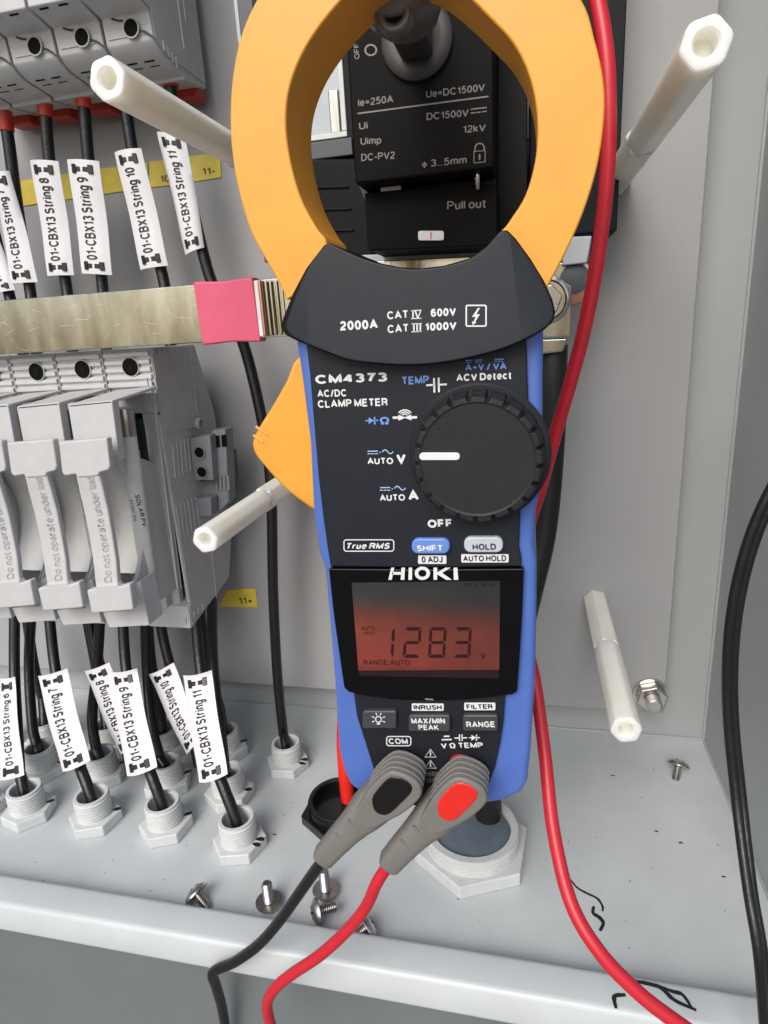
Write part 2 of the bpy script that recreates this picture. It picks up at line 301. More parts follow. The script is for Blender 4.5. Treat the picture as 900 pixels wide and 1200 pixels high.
def outline(mb, pts, w, Y, h=.012): # closed printed outline
    n = len(pts); cx = sum(p[0] for p in pts)/n; cy = sum(p[1] for p in pts)/n; inn = []
    for i in range(n):
        x0, y0 = pts[i-1]; x1, y1 = pts[(i+1) % n]; d = math.hypot(x1-x0, y1-y0) or 1; nx, ny = (y1-y0)/d, -(x1-x0)/d
        x, y = pts[i]
        if nx*(x-cx)+ny*(y-cy) > 0: nx, ny = -nx, -ny
        inn.append((x+nx*w, y+ny*w))
    mb.add(px(pts, Y-h)+px(inn, Y-h), [[i, (i+1) % n, n+(i+1) % n, n+i] for i in range(n)])

# ============================================================ THE SETTING
PL, WL, RX = 32.0, 34.0, 10.1
struct(MB().box((-60, 18.35, -.2), (RX, WL+.3, 0)).build('floor', 'floor'))
struct(MB().box((-60, WL, 0.0), (RX+.3, WL+.3, 75)).build('wall_back', 'wallp'))
struct(MB().box((RX, 16.9, 0.0), (RX+.3, WL-.003, 75)).build('wall_right', 'wallp', bev=.02))
struct(MB().box((-60, 16.9, 58), (RX+.3, WL+.3, 58.3)).build('cabinet_top', 'wallp'))
struct(MB().box((-60.3, 16.9, 0), (-60, WL+.3, 58.3)).build('wall_left', 'wallp'))
w = MB(); w.tube([V((-60, WL-.05, .05)), V((RX-.03, WL-.05, .05))], .09, 8); w.tube([V((RX-.05, WL, .05)), V((RX-.05, 18.4, .05))], .07, 8); w.tube([V((RX-.05, WL-.05, .05)), V((RX-.05, WL-.05, 75))], .09, 8)
struct(w.build('weld_seam', 'wallp'))
# mounting plate with folded thickness
struct(MB().box((-50, PL, 2.85), (7.38, PL+.3, 75)).build('mounting_plate', 'plate', bev=.08))
struct(MB().box((-50, PL+.32, 3.3), (6.95, PL+1.4, 74.8)).build('plate_flange', 'plate'))
# raised front lip: rounded section swept along X
prof = [(18.45,-.05),(18.42,.60),(18.38,.72),(18.28,.80),(18.15,.82),(17.20,.80),(17.06,.77),(16.98,.69),(16.93,.58),(16.78,-.38),(16.80,-.47),(16.88,-.53),(17.4,-.55),(17.6,-.3)]
w = MB(); w.prism([V((-60, y, z)) for y, z in prof], (RX+60.3+6, 0, 0)); struct(w.build('front_lip', 'lip', ang=50))
struct(MB().box((-70, 17.9, -60), (40, 18.2, -.25)).build('lower_panel', 'low'))
struct(MB().box((-600, -600, -62), (600, 600, -61.5)).build('ground', 'ground'))

# ============================================================ MARKER SCRIBBLES on floor and lip
def ink(pts, w, z, name, parent, lift=.006):
    q = MB(); P = cr_([F(x, y, z) for x, y in pts], 4); n = len(P); vs = []
    for i, p in enumerate(P):
        t = (P[min(i+1, n-1)]-P[max(i-1, 0)]).normalized(); s_ = V((-t.y, t.x, 0))*w*.5*(.55+.45*math.sin(math.pi*(i+.6)/(n+.2)))*(1+random.uniform(-.15,.15))
        vs += [p+s_+V((0,0,lift)), p-s_+V((0,0,lift))]
    q.add(vs, [[2*i, 2*i+1, 2*i+3, 2*i+2] for i in range(n-1)]); return q.build(name, 'ink', parent)
sc = thing('marker_scribble', 'black marker scribble of hooked strokes on the floor right of the red lead', 'marker line', F(695,1060))
ink([(669,1031),(676,1040),(688,1047),(700,1053),(706,1062),(706,1068)], .12, 0, 'stroke', sc)
ink([(696,1062),(695,1070),(702,1075),(707,1082),(703,1091)], .18, 0, 'stroke', sc, .009)
sc = thing('marker_scribble', 'black marker scribble on the top of the front lip beside the red lead', 'marker line', F(770,1160,.82))
for p_, w_ in (([(722,1182),(720,1168),(733,1166)], .15), ([(738,1149),(755,1152),(775,1158),(790,1172),(816,1184)], .16), ([(768,1154),(788,1162),(800,1166),(812,1183)], .14), ([(745,1168),(762,1168),(768,1176)], .15)):
    ink(p_, w_, .824, 'stroke', sc, .006+.003*random.random())
for i, (x, y, lb) in enumerate(((718,908,'tiny black fleck on floor left of the lone screw'), (769,974,'small dark chip on the floor nearest the foremost big gland, mid right'), (798,988,'small curved dark shaving on floor right of centre'), (848,1028,'tiny dark shaving on the floor near the black twin cable'), (305,1070,''), (322,978,'small dark shaving between the gland and black collar'))):
    if lb:
        o = ink([(x-2.5, y+random.uniform(-1,1)), (x, y+random.uniform(-1,1.5)), (x+2.5, y+random.uniform(-1,1))], .09, 0, 'debris_fleck', None); tag(o, lb, 'fleck')
random.seed(3)
vs = MB()
for i in range(90):
    x, y = random.uniform(-28, 9.5), random.uniform(18.9, 33); r = random.uniform(.02, .05)
    vs.add([(x-r, y, .004), (x, y-r*.7, .004), (x+r, y+.2*r, .004), (x+.2*r, y+r, .004)], [(0,1,2,3)])
o = vs.build('floor_grit', 'ink'); o['kind'] = 'stuff'; o['label'] = 'scattered dark grit and shavings on the pale floor'; o['category'] = 'grit'

# ============================================================ CABLE GLANDS
def thread(r, h0, h1, n):
    out = []; st = (h1-h0)/n
    for i in range(n): out += [(r, h0+st*i), (r, h0+st*(i+.45)), (r-.055, h0+st*(i+.6)), (r-.055, h0+st*(i+.85))]
    return out
def gland(p, label, s=1.0, rot=0.3, marks=((.9, .2),), m='gland', inner=.68, hn=.55, hc=1.25, group='small pale cable glands on the floor', rn=1.36, rc=.9, n=7):
    g = thing('cable_gland', label, 'cable gland', p, group); x, y = p.x, p.y
    q = MB(); q.hexp((x, y, .0), rn*s, (hn+.06)*s, rot=rot); q.build('nut', m, g, bev=.07*s, seg=3)
    pr_ = [(rc*s, .06)]+[(a, b_) for a, b_ in thread(rc*s, (hn+.03)*s, (hn+hc-.08)*s, n)]+[((rc-.05)*s, (hn+hc)*s), ((inner+.03)*s, (hn+hc)*s), (inner*s, (hn+hc-.05)*s), (inner*s, .07)]
    MB().rev(pr_, (x, y, 0), seg=40).build('threaded_collar', m, g, ang=28)
    MB().rev([(inner*s-.002, .08), (inner*s-.004, .12)], (x, y, 0), seg=24).build('bore_shade', 'termk', g)
    for a, r in marks:                    # ink strokes on the nut, drawn over its edge
        a = R_(a); c_ = V((x+math.cos(a)*rn*s*.72, y+math.sin(a)*rn*s*.72, (hn+.066)*s)); t = V((math.cos(a), math.sin(a), 0)); u = V((-t.y, t.x, 0)); j_ = random.uniform(-.03,.03)
        k = MB(); k.add([c_-t*.06+u*.05, c_+t*.12+u*(.16+j_), c_+t*.34+u*.13, c_+t*.37-u*(.03+j_), c_+t*.15-u*.10, c_-t*.07-u*.06], [(0,1,2,3,4,5)]); k.build('marker_stroke', 'ink', g)
    return g
GN = {'F1':((36,955),'leftmost front row gland, under the String 6 tag cable'), 'F2':((114,963),'front row gland directly below the String 7 tag'), 'F3':((196,972),'front row gland below the String 9 tag'),
 'F4':((282,992),'foremost small gland, below the String 11 tag, two ink strokes on its nut'),
 'M1':((52,905),'middle row gland nearest the left side of the picture'), 'M2':((122,912),'middle row gland right behind the String 7 gland'), 'M3':((198,922),'middle row gland behind the one under the String 9 tag'), 'M4':((270,934),'middle row gland behind the foremost String 11 gland'),
 'B1':((58,872),'back row gland farthest left behind the String 7 tag'), 'B2':((130,876),'back row gland behind the String 8 and 9 tags'), 'B3':((195,882),'back row gland left of the String 10 tag tail'), 'B4':((266,884),'back row gland just right behind the String 11 tag'),
 'S':((338,898),'single pale gland standing apart, with the lone thin cable entering it')}
G = {}
for k, (p, lb) in GN.items():
    G[k] = gland(F(*p), lb, rot=random.uniform(0,1), marks=((-18,0),(0,0)) if k in ('F4','S') else ((random.uniform(-5,45),0),), s=.98 if k[0] != 'S' else .92)
gland(F(-22,950), 'front row gland cut off by the left picture edge', rot=.5)
gland(F(-4,880), 'pale gland at the left picture edge in the back row', rot=.7)
gb = gland(F(399,956), 'big glossy black cable gland with red cable dropping into it', rn=2.0, rc=1.6, inner=1.32, hn=.5, hc=.62, m='blackg', rot=.45, marks=(), group=None, n=5)
gw = gland(F(553,996), 'biggest white cable gland, under the foot of the meter', rn=2.8, rc=2.2, inner=1.82, hn=.6, hc=.85, rot=.42, marks=(), group=None, n=4)
gl = F(553,996)
MB().rev([(1.8, .1), (1.8, 1.18), (1.7, 1.25), (.9,1.27)], gl, seg=40).build('sealing_insert', 'seal', gw)

# ============================================================ CABLES
def cable(pts, r, label, m='cable', name='cable', cat='cable', group=None, n=8, extra=None, ends=None):
    P = path(pts, n)
    if ends: P = P+[V(e) for e in ends]
    q = MB().tube(P, r); o = q.build(name, m, None, ang=60); return tag(o, label, cat, group)
def toG(k, z=.35): g = G[k]; p = V(g['_o']); return [V((p.x, p.y, z+1.2)), V((p.x, p.y, z))]
# upper string cables (breakers to the fuse holders)
UY = 29.6
UC = {'6':[(-50,150,UY),(-30,190,UY),(-10,260,UY),(12,350,UY),(25,400,28.6),(30,440,28.2)],
 '7':[(4,132,UY),(10,165,UY),(20,240,UY),(36,345,UY),(42,400,28.6),(45,440,28.2)],
 '8':[(52,115,UY),(57,180,UY),(66,260,UY),(79,345,UY),(84,400,28.6),(88,440,28.2)],
 '9':[(97,105,UY),(103,180,UY),(112,260,UY),(121,345,UY),(124,400,28.6),(128,440,28.2)],
 '10':[(143,90,UY),(150,145,UY),(162,210,UY),(193,335,UY),(200,400,28.8),(200,440,28.2)],
 '11':[(198,80,UY),(203,130,UY),(218,210,UY),(245,322,UY),(264,355,UY),(284,400,29.8),(298,450,29.6),(311,515,29.5),(318,580,29.5),(320,690,29.3),(325,790,29.2),(332,860,29)]}
UL = {'6':'upper black cable under the tag cut off by the left edge', '7':'upper black cable with a red sleeve nearest the left picture edge', '8':'upper black cable below the holder hole nearest the left corner', '9':'upper black cable carrying the widest white tag',
 '10':'upper black cable coming out from under the white standoff tip', '11':'black cable running behind the pink sleeve down to the single gland'}
for k, p in UC.items():
    o = cable(p, .28, UL[k], group='upper black string cables', ends=toG('S') if k == '11' else None)
    if k in ('7','8','9','11'): x_, y_, _ = p[0]; x2, y2, _ = p[1]; u_ = 22/(y2-y_); MB().tube([A(x_-1, y_-14, UY), A(x_+(x2-x_)*u_, y_+22, UY)], .345, 16).build('red_sleeve', 'ferr', o, bev=.03)
# lower cables, from the fuse holders down to the glands
LC = [('F1', [(17,715,27.8),(17,785,26.6),(20,850,24.9),(23,905,23.5)], 'black cable behind the String 6 tag, into the leftmost front gland'),
 ('F2', [(57,715,27.8),(65,785,26.6),(80,850,24.9),(95,902,23.6)], 'black cable behind the String 7 tag with printing showing below it'),
 ('F3', [(143,715,27.8),(148,785,26.6),(161,850,24.9),(176,905,23.6)], 'black cable under the String 9 tag into the front gland'),
 ('F4', [(228,710,27.8),(235,785,26.6),(246,850,24.9),(257,910,23.5)], 'black cable under the String 11 tag into the foremost gland'),
 ('M1', [(37,715,28.5),(34,780,28),(38,850,26.5),(44,875,26)], 'black cable dropping between the String 6 and String 7 tags to the middle row'),
 ('M2', [(118,715,28.5),(114,780,28),(108,840,26.6),(113,880,26)], 'black cable seen right of the String 7 tag, left of String 8'),
 ('M3', [(170,715,28.5),(172,780,28),(178,850,26.5),(188,890,26)], 'black cable right of the String 9 tag into the middle row'),
 ('M4', [(248,690,28.8),(250,780,28.4),(258,850,26.6),(264,905,26)], 'black cable close behind the String 11 tag, the rightmost under the holder'),
 ('B1', [(30,715,29.5),(40,780,29.3),(50,820,29.2)], 'black cable slanting right in the back, left of String 7 tag'),
 ('B2', [(100,715,29.6),(112,780,29.4),(122,830,29.2)], 'black cable slanting behind the String 8 tag to the back row'),
 ('B3', [(172,715,29.6),(178,780,29.4),(188,830,29.2)], 'black cable behind the gap between the String 9 and 10 tags'),
 ('B4', [(232,700,29.8),(244,780,29.5),(258,830,29.3)], 'black cable reaching the back gland beside the String 11 tag')]
for g, p, lb in LC: cable(p, .29, lb, group='lower black string cables', ends=toG(g))
cable([(103,715,29),(112,760,28.6),(132,830,27.8),(150,885,26.8)], .29, 'black cable running aslant behind the String 8 tag', group='lower black string cables', ends=[F(160,925)+V((0,0,1.2))])
cable([(186,715,29),(194,760,28.6),(214,830,27.6),(228,870,26.8)], .29, 'black cable crossing aslant under the steeply slanting lower tag', group='lower black string cables', ends=[F(236,915)+V((0,0,1))])
# thick black heat-shrunk cable behind the meter on the right
def warp(pts): return path(pts)
cable([(648,405,28.6),(647,450,28.4),(645,520,28.2),(636,620,27.6),(618,700,26.8),(598,780,26),(580,850,25.2),(566,900,24.6)], .62, 'thick black heat-shrunk cable showing right of the blue meter housing', m='heat', ends=[V((gl.x+.75, gl.y+.95, 2)), V((gl.x+.7, gl.y+.9, 1.0))])
cable([(455,405,28.6),(450,500,28.6),(430,640,28.2),(412,760,27.4),(403,850,26.4),(404,900,25.9),(407,930,25.7),(409,945,25.6)], .36, 'thick red cable entering the big black gland left of the meter', m='redp', ends=[A(411,955,25.55), A(412,962,25.5)])
# near red lead on the right and black twin cable
cable([(690,-40,21.5),(704,20,21.2),(712,90,21),(712,190,21),(702,290,21.2),(686,380,21.4),(668,450,21.6),(652,505,21.8),(634,570,22),(612,650,21.8),(612,730,21),(627,800,20),(638,880,19),(648,970,17.6),(668,1055,16.2),(702,1115,15.4),(750,1165,15),(800,1203,14.8),(840,1230,14.8)], .225, 'long red test cable passing behind the jaw and looping past the meter\'s right side', m='red', name='test_cable')
t = thing('twin_cable', 'black twin cable curving down along the right picture edge', 'cable', A(870,900,20))
b0 = [(935,520,19.5),(905,570,19.5),(880,625,19.5),(862,690,19.5),(853,760,19.5),(853,840,19.3),(863,940,18.6),(876,1040,17.2),(889,1120,16.2),(897,1220,15.8)]
MB().tube(path(b0), .155).build('strand', 'cable', t, ang=60)
MB().tube(path([(x+7-(i > 6)*1.5, y+2, Y+.1) for i, (x, y, Y) in enumerate(b0)]), .155).build('strand', 'cable', t, ang=60)

# ============================================================ CABLE TAGS
def cable_tag(q4, Y, s, label, bulge=.22, curl=0.0, group='white string tags'):
    Yt_, Yb_ = Y if isinstance(Y, tuple) else (Y, Y); Y = Yt_; TL, TR, BR, BL = [A(*p, yy) for p, yy in zip(q4, (Yt_, Yt_, Yb_, Yb_))]; c = (TL+TR+BR+BL)/4; t = thing('cable_tag', label, 'tag', c, group)
    def P(u, v, h=0):      # u up along the length, v across from left to right
        p = (BL*(1-v)+BR*v)*(1-u)+(TL*(1-v)+TR*v)*u
        return p+V((0, -.34-bulge*(1-(2*v-1)**2)-curl*(1-u)**2-h+.05*math.sin(u*7+Y), 0))
    n, k = 14, 6; vs = []; fs = []
    for hh in (0, -.03):
        for i in range(n+1):
            for j in range(k+1): vs.append(P(i/n, j/k, hh))
    N = (n+1)*(k+1)
    for i in range(n):
        for j in range(k):
            a = i*(k+1)+j; f = [a, a+1, a+k+2, a+k+1]; fs.append(f); fs.append([N+z for z in reversed(f)])
    rim = [j for j in range(k+1)]+[i*(k+1)+k for i in range(1, n+1)]+[n*(k+1)+j for j in range(k-1, -1, -1)]+[i*(k+1) for i in range(n-1, 0, -1)]
    for a, b_ in zip(rim, rim[1:]+rim[:1]): fs.append([a, b_, N+b_, N+a])
    MB().add(vs, fs).build('strip', 'tag', t, ang=60)
    g, gf = glyphs(s, .012); x1 = max(p.x for p in g); x0 = min(p.x for p in g)
    MB().add([P(.13+.72*(p.x-x0)/(x1-x0), .67-.36*p.y, .016+p.z) for p in g], gf).build('lettering', 'ink', t)
    for u0 in (.07, .915):
        q = MB(); 
        def slab(us, vs_, h): q.add([P(u, v, hh) for hh in (h, -.01) for u, v in zip(us, vs_)], [[0,1,2,3],[7,6,5,4],[0,4,5,1],[1,5,6,2],[2,6,7,3],[3,7,4,0]])
        slab((u0-.02, u0-.02, u0+.025, u0+.025), (.27, .77, .77, .27), .05)
        slab((u0-.034, u0-.034, u0+.044, u0+.044), (.2, .33, .33, .2), .07)
        slab((u0-.034, u0-.034, u0+.044, u0+.044), (.71, .84, .84, .71), .07)
        q.build('cable_tie', 'tie', t, bev=.02)
    return t
cable_tag([(-27,238),(-2,262),(25,340),(0,345)], UY, '01-CBX13 String 6', 'upper row white tag cut off by the left picture edge')
cable_tag([(-3,207),(18,202),(51,331),(20,333)], UY, '01-CBX13 String 7', 'slanting upper tag overlapping the cut-off one at the left edge, ending in 7')
cable_tag([(42,190),(75,191),(93,323),(62,324)], UY, '01-CBX13 String 8', 'upper tag ending in 8, first whole one left of the widest tag')
cable_tag([(85,189),(122,191),(137,323),(102,321)], UY, '01-CBX13 String 9', 'widest upper tag, ending in 9, left of the plain yellow piece')
cable_tag([(140,181),(171,176),(202,312),(170,317)], UY, '01-CBX13 String 10', 'upper tag ending in 10, on the cable below the standoff tip')
cable_tag([(189,157),(222,162),(244,291),(222,300)], UY, '01-CBX13 String 11', 'highest white tag, nearest the orange jaw, between the printed yellow pieces')
cable_tag([(5,792),(22,790),(33,904),(5,910)], (26.2,23.4), '01-CBX13 String 6', 'narrow white tag below the fuse holders at the left picture edge', .12)
cable_tag([(49,789),(83,780),(110,887),(78,900)], (26.2,23.4), '01-CBX13 String 7', 'lower tag ending in 7, printed cable showing under it')
cable_tag([(103,783),(132,773),(168,866),(145,880)], (26.9,25.6), '01-CBX13 String 8', 'lower tag half hidden behind its right neighbour, ending in 8')
cable_tag([(133,784),(164,780),(188,894),(153,905)], (26.2,23.4), '01-CBX13 String 9', 'lower tag lying over the half hidden tag, ending in 9')
cable_tag([(178,787),(207,773),(240,858),(222,880)], (26.9,25.6), '01-CBX13 String 10', 'steeply slanting lower tag whose tail goes behind the rightmost tag')
cable_tag([(218,788),(251,782),(270,902),(237,912)], (26.0,23.2), '01-CBX13 String 11', 'rightmost lower tag, above the foremost small gland')

# ============================================================ YELLOW LABELS on the plate
def yl(pts, s, a, b, label):
    t = thing('yellow_label', label, 'label', A(*pts[0], PL)); MB().prism(px(pts, PL-.06), (0, .05, 0)).build('strip', 'yellow', t, bev=.02)
    if s: text(s, a, b, 8, PL-.065, 'ink', t, bold=.0)
yl([(-10,218),(48,208),(48,238),(-10,248)], '', 0, 0, 'yellow strip piece at the left edge behind the String 7 tag')
yl([(51,207),(96,201),(96,231),(51,238)], '', 0, 0, 'yellow strip piece between the String 8 and String 9 tags, upper row')
yl([(98,200),(173,190),(173,220),(98,231)], '', 0, 0, 'plain yellow strip piece right of the String 9 tag')
yl([(175,189),(210,185),(210,216),(175,220)], '10', (189,214), (199,213), 'yellow strip piece printed 10')
yl([(214,184),(258,178),(259,208),(214,215)], '11-', (238,205), (252,204), 'yellow strip piece printed 11- at the end of the row')
yl([(257,711),(266,691),(299,690),(302,712)], '11+', (281,708), (296,708), 'yellow tape piece printed 11+ below the right end of the fuse holders')

# ============================================================ STANDOFFS
def standoff(tip, base, Yt, label):
    b0 = A(*base, PL); tp = A(*tip, Yt); x, z = tp.x, tp.z; L = PL-Yt
    t = thing('standoff', label, 'standoff', (x, PL, z), 'white nylon hex standoffs'); r = .575
    q = MB(); N6 = 36; hx = []
    for i in range(N6):
        a = 2*math.pi*i/N6; k = (a % (math.pi/3))-math.pi/6; rr = r*min(.945, math.cos(math.pi/6)/math.cos(k))*1.01; hx.append((math.cos(a+.2)*rr, math.sin(a+.2)*rr, math.cos(a+.2), math.sin(a+.2)))
    def rg(o_, Y_, rr=None): return [V((x+(p[0] if rr is None else p[2]*rr), Y_, z+(p[1] if rr is None else p[3]*rr))) for p in hx]
    q.loft([rg(0, Yt+L*.52), rg(0, Yt+.04), [V((x+p[0]*.95, Yt, z+p[1]*.95)) for p in hx], rg(0, Yt-.0, .31), rg(0, Yt+.08, .25), rg(0, Yt+.5, .23)]); q.build('post', 'nylon', t, ang=28)
    MB().hexp((x, Yt+L*.52+.02, z), r*1.07, L*.48-.02, ax=(0,1,0), rot=.2).build('post', 'nylon', t, bev=.05)
    
standoff((125,92), (268,163), 32/1.85, 'upper left white standoff crossing in front of the String 11 cable')
standoff((828,50), (738,187), 32/1.87, 'upper right white standoff pointing up beside the isolator')
standoff((240,633), (330,583), 32/1.52, 'white standoff left of the meter housing pointing at the fuse holders')
standoff((734,856), (693,680), 32/1.545, 'lower right white standoff pointing down by the plate bolt')

# ============================================================ SCREWS AND BOLT
def screw(p, axis, label, head=.58, L=1.0, r=.22, name='screw'):
    ax = V(axis).normalized(); t = thing(name, label, 'screw', p, 'loose stainless screws on the floor')
    MB().rev([(.05,.30),(.2,.30),(head*.55,.27),(head*.85,.18),(head,.05),(head,0)][::-1], V(p), ax=ax, seg=32).build('head', 'steel', t, ang=50)
    u = ax.orthogonal().normalized(); w = ax.cross(u); q = MB()
    for a_, b_ in ((u, w), (w, u)):
        c = V(p)+ax*.29; q.prism([c-a_*.26-b_*.05, c+a_*.26-b_*.05, c+a_*.26+b_*.05, c-a_*.26+b_*.05], ax*.022); c = c+ax*.001
    q.build('cross_recess_shade', 'termk', t)
    pr_ = []
    for i in range(9): pr_ += [(r*1.05, -.03-L*i/9), (r*.78, -.03-L*(i+.5)/9)]
    MB().rev(pr_+[(r*.7, -L)], V(p), ax=ax, seg=20).build('threaded_shank', 'steel', t, ang=20)
screw(F(238,1056)+V((-.2,-.05,.42)), (-.75,.3,.55), 'loose screw lying at the lip, the leftmost of the loose ones', L=.9)
screw(F(316,1062)+V((0,0,.31)), (0,0,-1), 'loose screw standing on its head beside the black lead')
screw(F(382,1048)+V((0,0,.31)), (0,0,-1), 'loose screw standing on its head, right behind the pair by the leads')
screw(F(374,1082)+V((0,.1,.55)), (-.85,-.5,.05), 'loose screw on its side showing the cross recess toward the viewer', L=.8)
screw(F(430,1100)+V((0,.1,.5)), (.6,.5,.3), 'loose screw half hidden under the red lead at the lip', L=.8)
screw(F(792,908)+V((.1,.1,.5)), (.25,.6,.75), 'lone loose screw on the floor at right below the bolt', L=.8)
bp = A(762,812,PL); t = thing('plate_bolt', 'steel bolt with nut and washer fixing the plate corner at lower right', 'bolt', bp)
MB().rev([(.92,0),(.92,-.14),(.4,-.14)], bp, ax=(0,1,0), seg=40).build('washer', 'steel', t, bev=.02)
MB().hexp(bp+V((0,-.14,0)), .80, .58, ax=(0,-1,0), rot=.3).build('nut', 'steel', t, bev=.06)
pr_ = []
for i in range(9): pr_ += [(.40, .6+i*.085), (.31, .64+i*.085)]
MB().rev(pr_, bp, ax=(0,-1,0), seg=24).build('threaded_shank', 'steel', t, ang=20)

# ============================================================ LOWER FUSE HOLDERS
def copy_tree(o, d, off):
    c = o.copy(); C.objects.link(c)
    if off is not None: c.location = V(o.location)+off
    for ch in list(o.children):
        k = copy_tree(ch, d, None); k.parent = c
    return c
x1 = A(175,407,26).x; PT = 2.5; x0 = x1-PT+.1; xm = (x0+x1)/2
H = thing('fuse_holder', 'rightmost grey fuse holder showing its side and the white fuse', 'fuse holder', (xm, 29, 10), 'grey fuse holders below the busbar')
zt, zb = A(175,407,26).z, A(217,733,26).z
prof = [(26.0,zt-.05),(26.0,zt-1.75),(26.15,zt-1.8),(26.15,zt-2.0),(25.8,zt-2.0),(25.8,zt-2.9),(27.6,zt-2.9),(27.6,zb+1.5),(25.7,zb+1.2),(25.7,zb),(30.3,zb+.9),(31.2,zb+3.0),(31.2,zt-3.6),(30.0,zt+.0)]
MB().prism([V((x0, y, z)) for y, z in prof], (x1-x0, 0, 0)).build('housing', 'term', H, bev=.05)
q = MB()
for i in range(5):     # ridges of the terminal front
    z = zt-.12-i*.34; q.prism([V((x0+.05, 25.99, z)), V((x0+.05, 25.86, z-.06)), V((x0+.05, 25.86, z-.22)), V((x0+.05, 25.99, z-.29))], (x1-x0-.1, 0, 0))
q.build('ridges', 'term', H, bev=.02)
hz = A(152,430,25.85); MB().rev([(.43,.0),(.43,-.05),(.38,-.05),(.38,.03)], (hz.x+.05, 25.86, hz.z), ax=(0,1,0), seg=28).build('screw_hole_rim', 'term', H)
MB().rev([(.40,0),(.40,.02)], (hz.x+.05, 25.80, hz.z), ax=(0,1,0), seg=28).build('screw_hole_shade', 'termk', H)
MB().rev([(.12,0),(.12,.02)], (hz.x+.08, 25.77, hz.z-.05), ax=(0,1,0), seg=12).build('screw_head', 'black', H)
q = MB(); a = V((x0+.12, 25.79, zt-2.12)); q.box(a, (x1-.5, 25.72, zt-2.2)); q.box((x0+.12, 25.79, zt-2.2), (x0+.2, 25.72, zt-2.8)); q.box((x1-.58, 25.79, zt-2.2), (x1-.5, 25.72, zt-2.8)); q.box((x0+.2,25.79,zt-2.74), (x1-.58,25.72,zt-2.8))
q.build('label_frame', 'term', H, bev=.02)
# black sheet painting the shade in the opening the fuse sits in
MB().box((x0+.15, 27.55, zt-2.95), (x1-.15, 27.5, zb+1.6)).build('slot_shade', 'termk', H)
q = MB(); q.box((x1-.14, 27.55, zt-3.0), (x1, 25.9, zb+1.3)); q.box((x0, 27.55, zt-3.0), (x0+.1, 26.1, zb+1.3)); q.build('side_cheek', 'term', H, bev=.04)
# carrier with the I-shaped handle
def carrier(Hh):
    o = MB(); Yh = 22.0
    def sh(pts, Y, d, mb, dx=0): mb.prism(px(pts, Y), (0, d, 0))
    # upper block, front at Yh+.6
    c = thing_part('carrier', Hh)
    return c
cq = MB()
ub = px([(80,474),(131,469),(141,536),(92,545)], Yh_) if False else None
Yh = 22.0
cq.prism(px([(79,474),(131,469),(140,540),(92,552)], Yh+.5), (0, .45, 0))        # upper front plate
cq.prism([A(80,474,Yh+.5), A(131,469,Yh+.5), A(131,469,Yh+.5)+V((.1,3.2,.25)), A(80,474,Yh+.5)+V((.1,3.2,.25))], (0, 0, -.14))    # lid running back
xl, xr = A(72,600,Yh+.5).x+.15, A(131,560,Yh+.5).x
zA, zB = A(100,545,Yh).z, A(120,690,Yh).z
# side cheek with the concave front
def arc(n=14): return [(Yh+1.0+1.3*math.sin(math.pi*i/n)**.8, zA+(zB-zA)*i/n) for i in range(n+1)]
side = arc()+[(Yh+.9, zB-1.2),(Yh+1.0, zB-1.75),(26.2, zB-1.7),(26.2, zA-.9),(Yh+1.3, zA+.4)]
cq.prism([V((xr-.32, y, z)) for y, z in side], (.2, 0, 0))
cq.prism([V((xl-.10, y, z)) for y, z in side], (.2, 0, 0))
cq.prism([V((xl+.1, y+.75, z)) for y, z in arc()]+[V((xl+.1, 25.4, zB)), V((xl+.1, 25.4, zA))], (xr-xl-.42, 0, 0))
CA = cq.build('carrier', 'term', H, bev=.05)
hq = MB()
hq.loft([[p for p in px([(68,518),(126,513),(126,519),(68,524)], Yh-.25)], [p for p in px([(69,540),(128,536),(128,542),(69,546)], Yh-.35)][:0] or [p for p in px([(69,536),(127,531),(127,537),(69,542)], Yh-.4)], [p for p in px([(73,550),(128,546),(128,552),(73,556)], Yh-.15)]]) if False else None
hq.prism(px([(68,518),(125,513),(129,545),(127,551),(116,554),(115,558),(91,560),(88,556),(76,558),(72,554)], Yh-.35), (0, .35, 0))
st = [((88,555),(115,552),0.0),((90,575),(118,572),.2),((95,605),(123,602),.38),((101,635),(128,632),.38),((107,662),(134,658),.2),((112,690),(138,686),0.0)]
rings = []
for a, b_, d in st: pa, pb = A(*a, Yh-.32), A(*b_, Yh-.32); D = V((0, d*.55, 0)); rings.append([pa+D, pb+D, pb+D+V((0,.3,0)), pa+D+V((0,.3,0))])
hq.loft(rings)
hq.prism(px([(101,692),(112,690),(113,686),(137,684),(139,688),(152,684),(156,715),(107,719)], Yh-.4), (0, .4, 0))
HA = hq.build('handle', 'term', H, bev=.09, seg=3)
MB().prism(px([(150,690),(164,680),(175,733),(128,736),(120,718),(156,715)], Yh+.9), (0, 1.2, 0)).build('carrier_foot', 'term', H, bev=.05)
# embossed words running up the strap
g, gf = glyphs('Do not operate under load', .0); gx0 = min(p.x for p in g); gx1 = max(p.x for p in g)
def strapP(u, v):
    i = u*(len(st)-1); k = min(int(i), len(st)-2); f = i-k
    def pt(j): a, b_, d = st[len(st)-1-j]; pa, pb = A(*a, Yh-.32), A(*b_, Yh-.32); return pa*(1-v)+pb*v+V((0, d*.55-.03, 0))
    return pt(k)*(1-f)+pt(k+1)*f
MB().add([strapP(.04+.9*(p.x-gx0)/(gx1-gx0), .76-.34*p.y/CAP) for p in g], gf).build('embossed_lettering', 'termd', H)
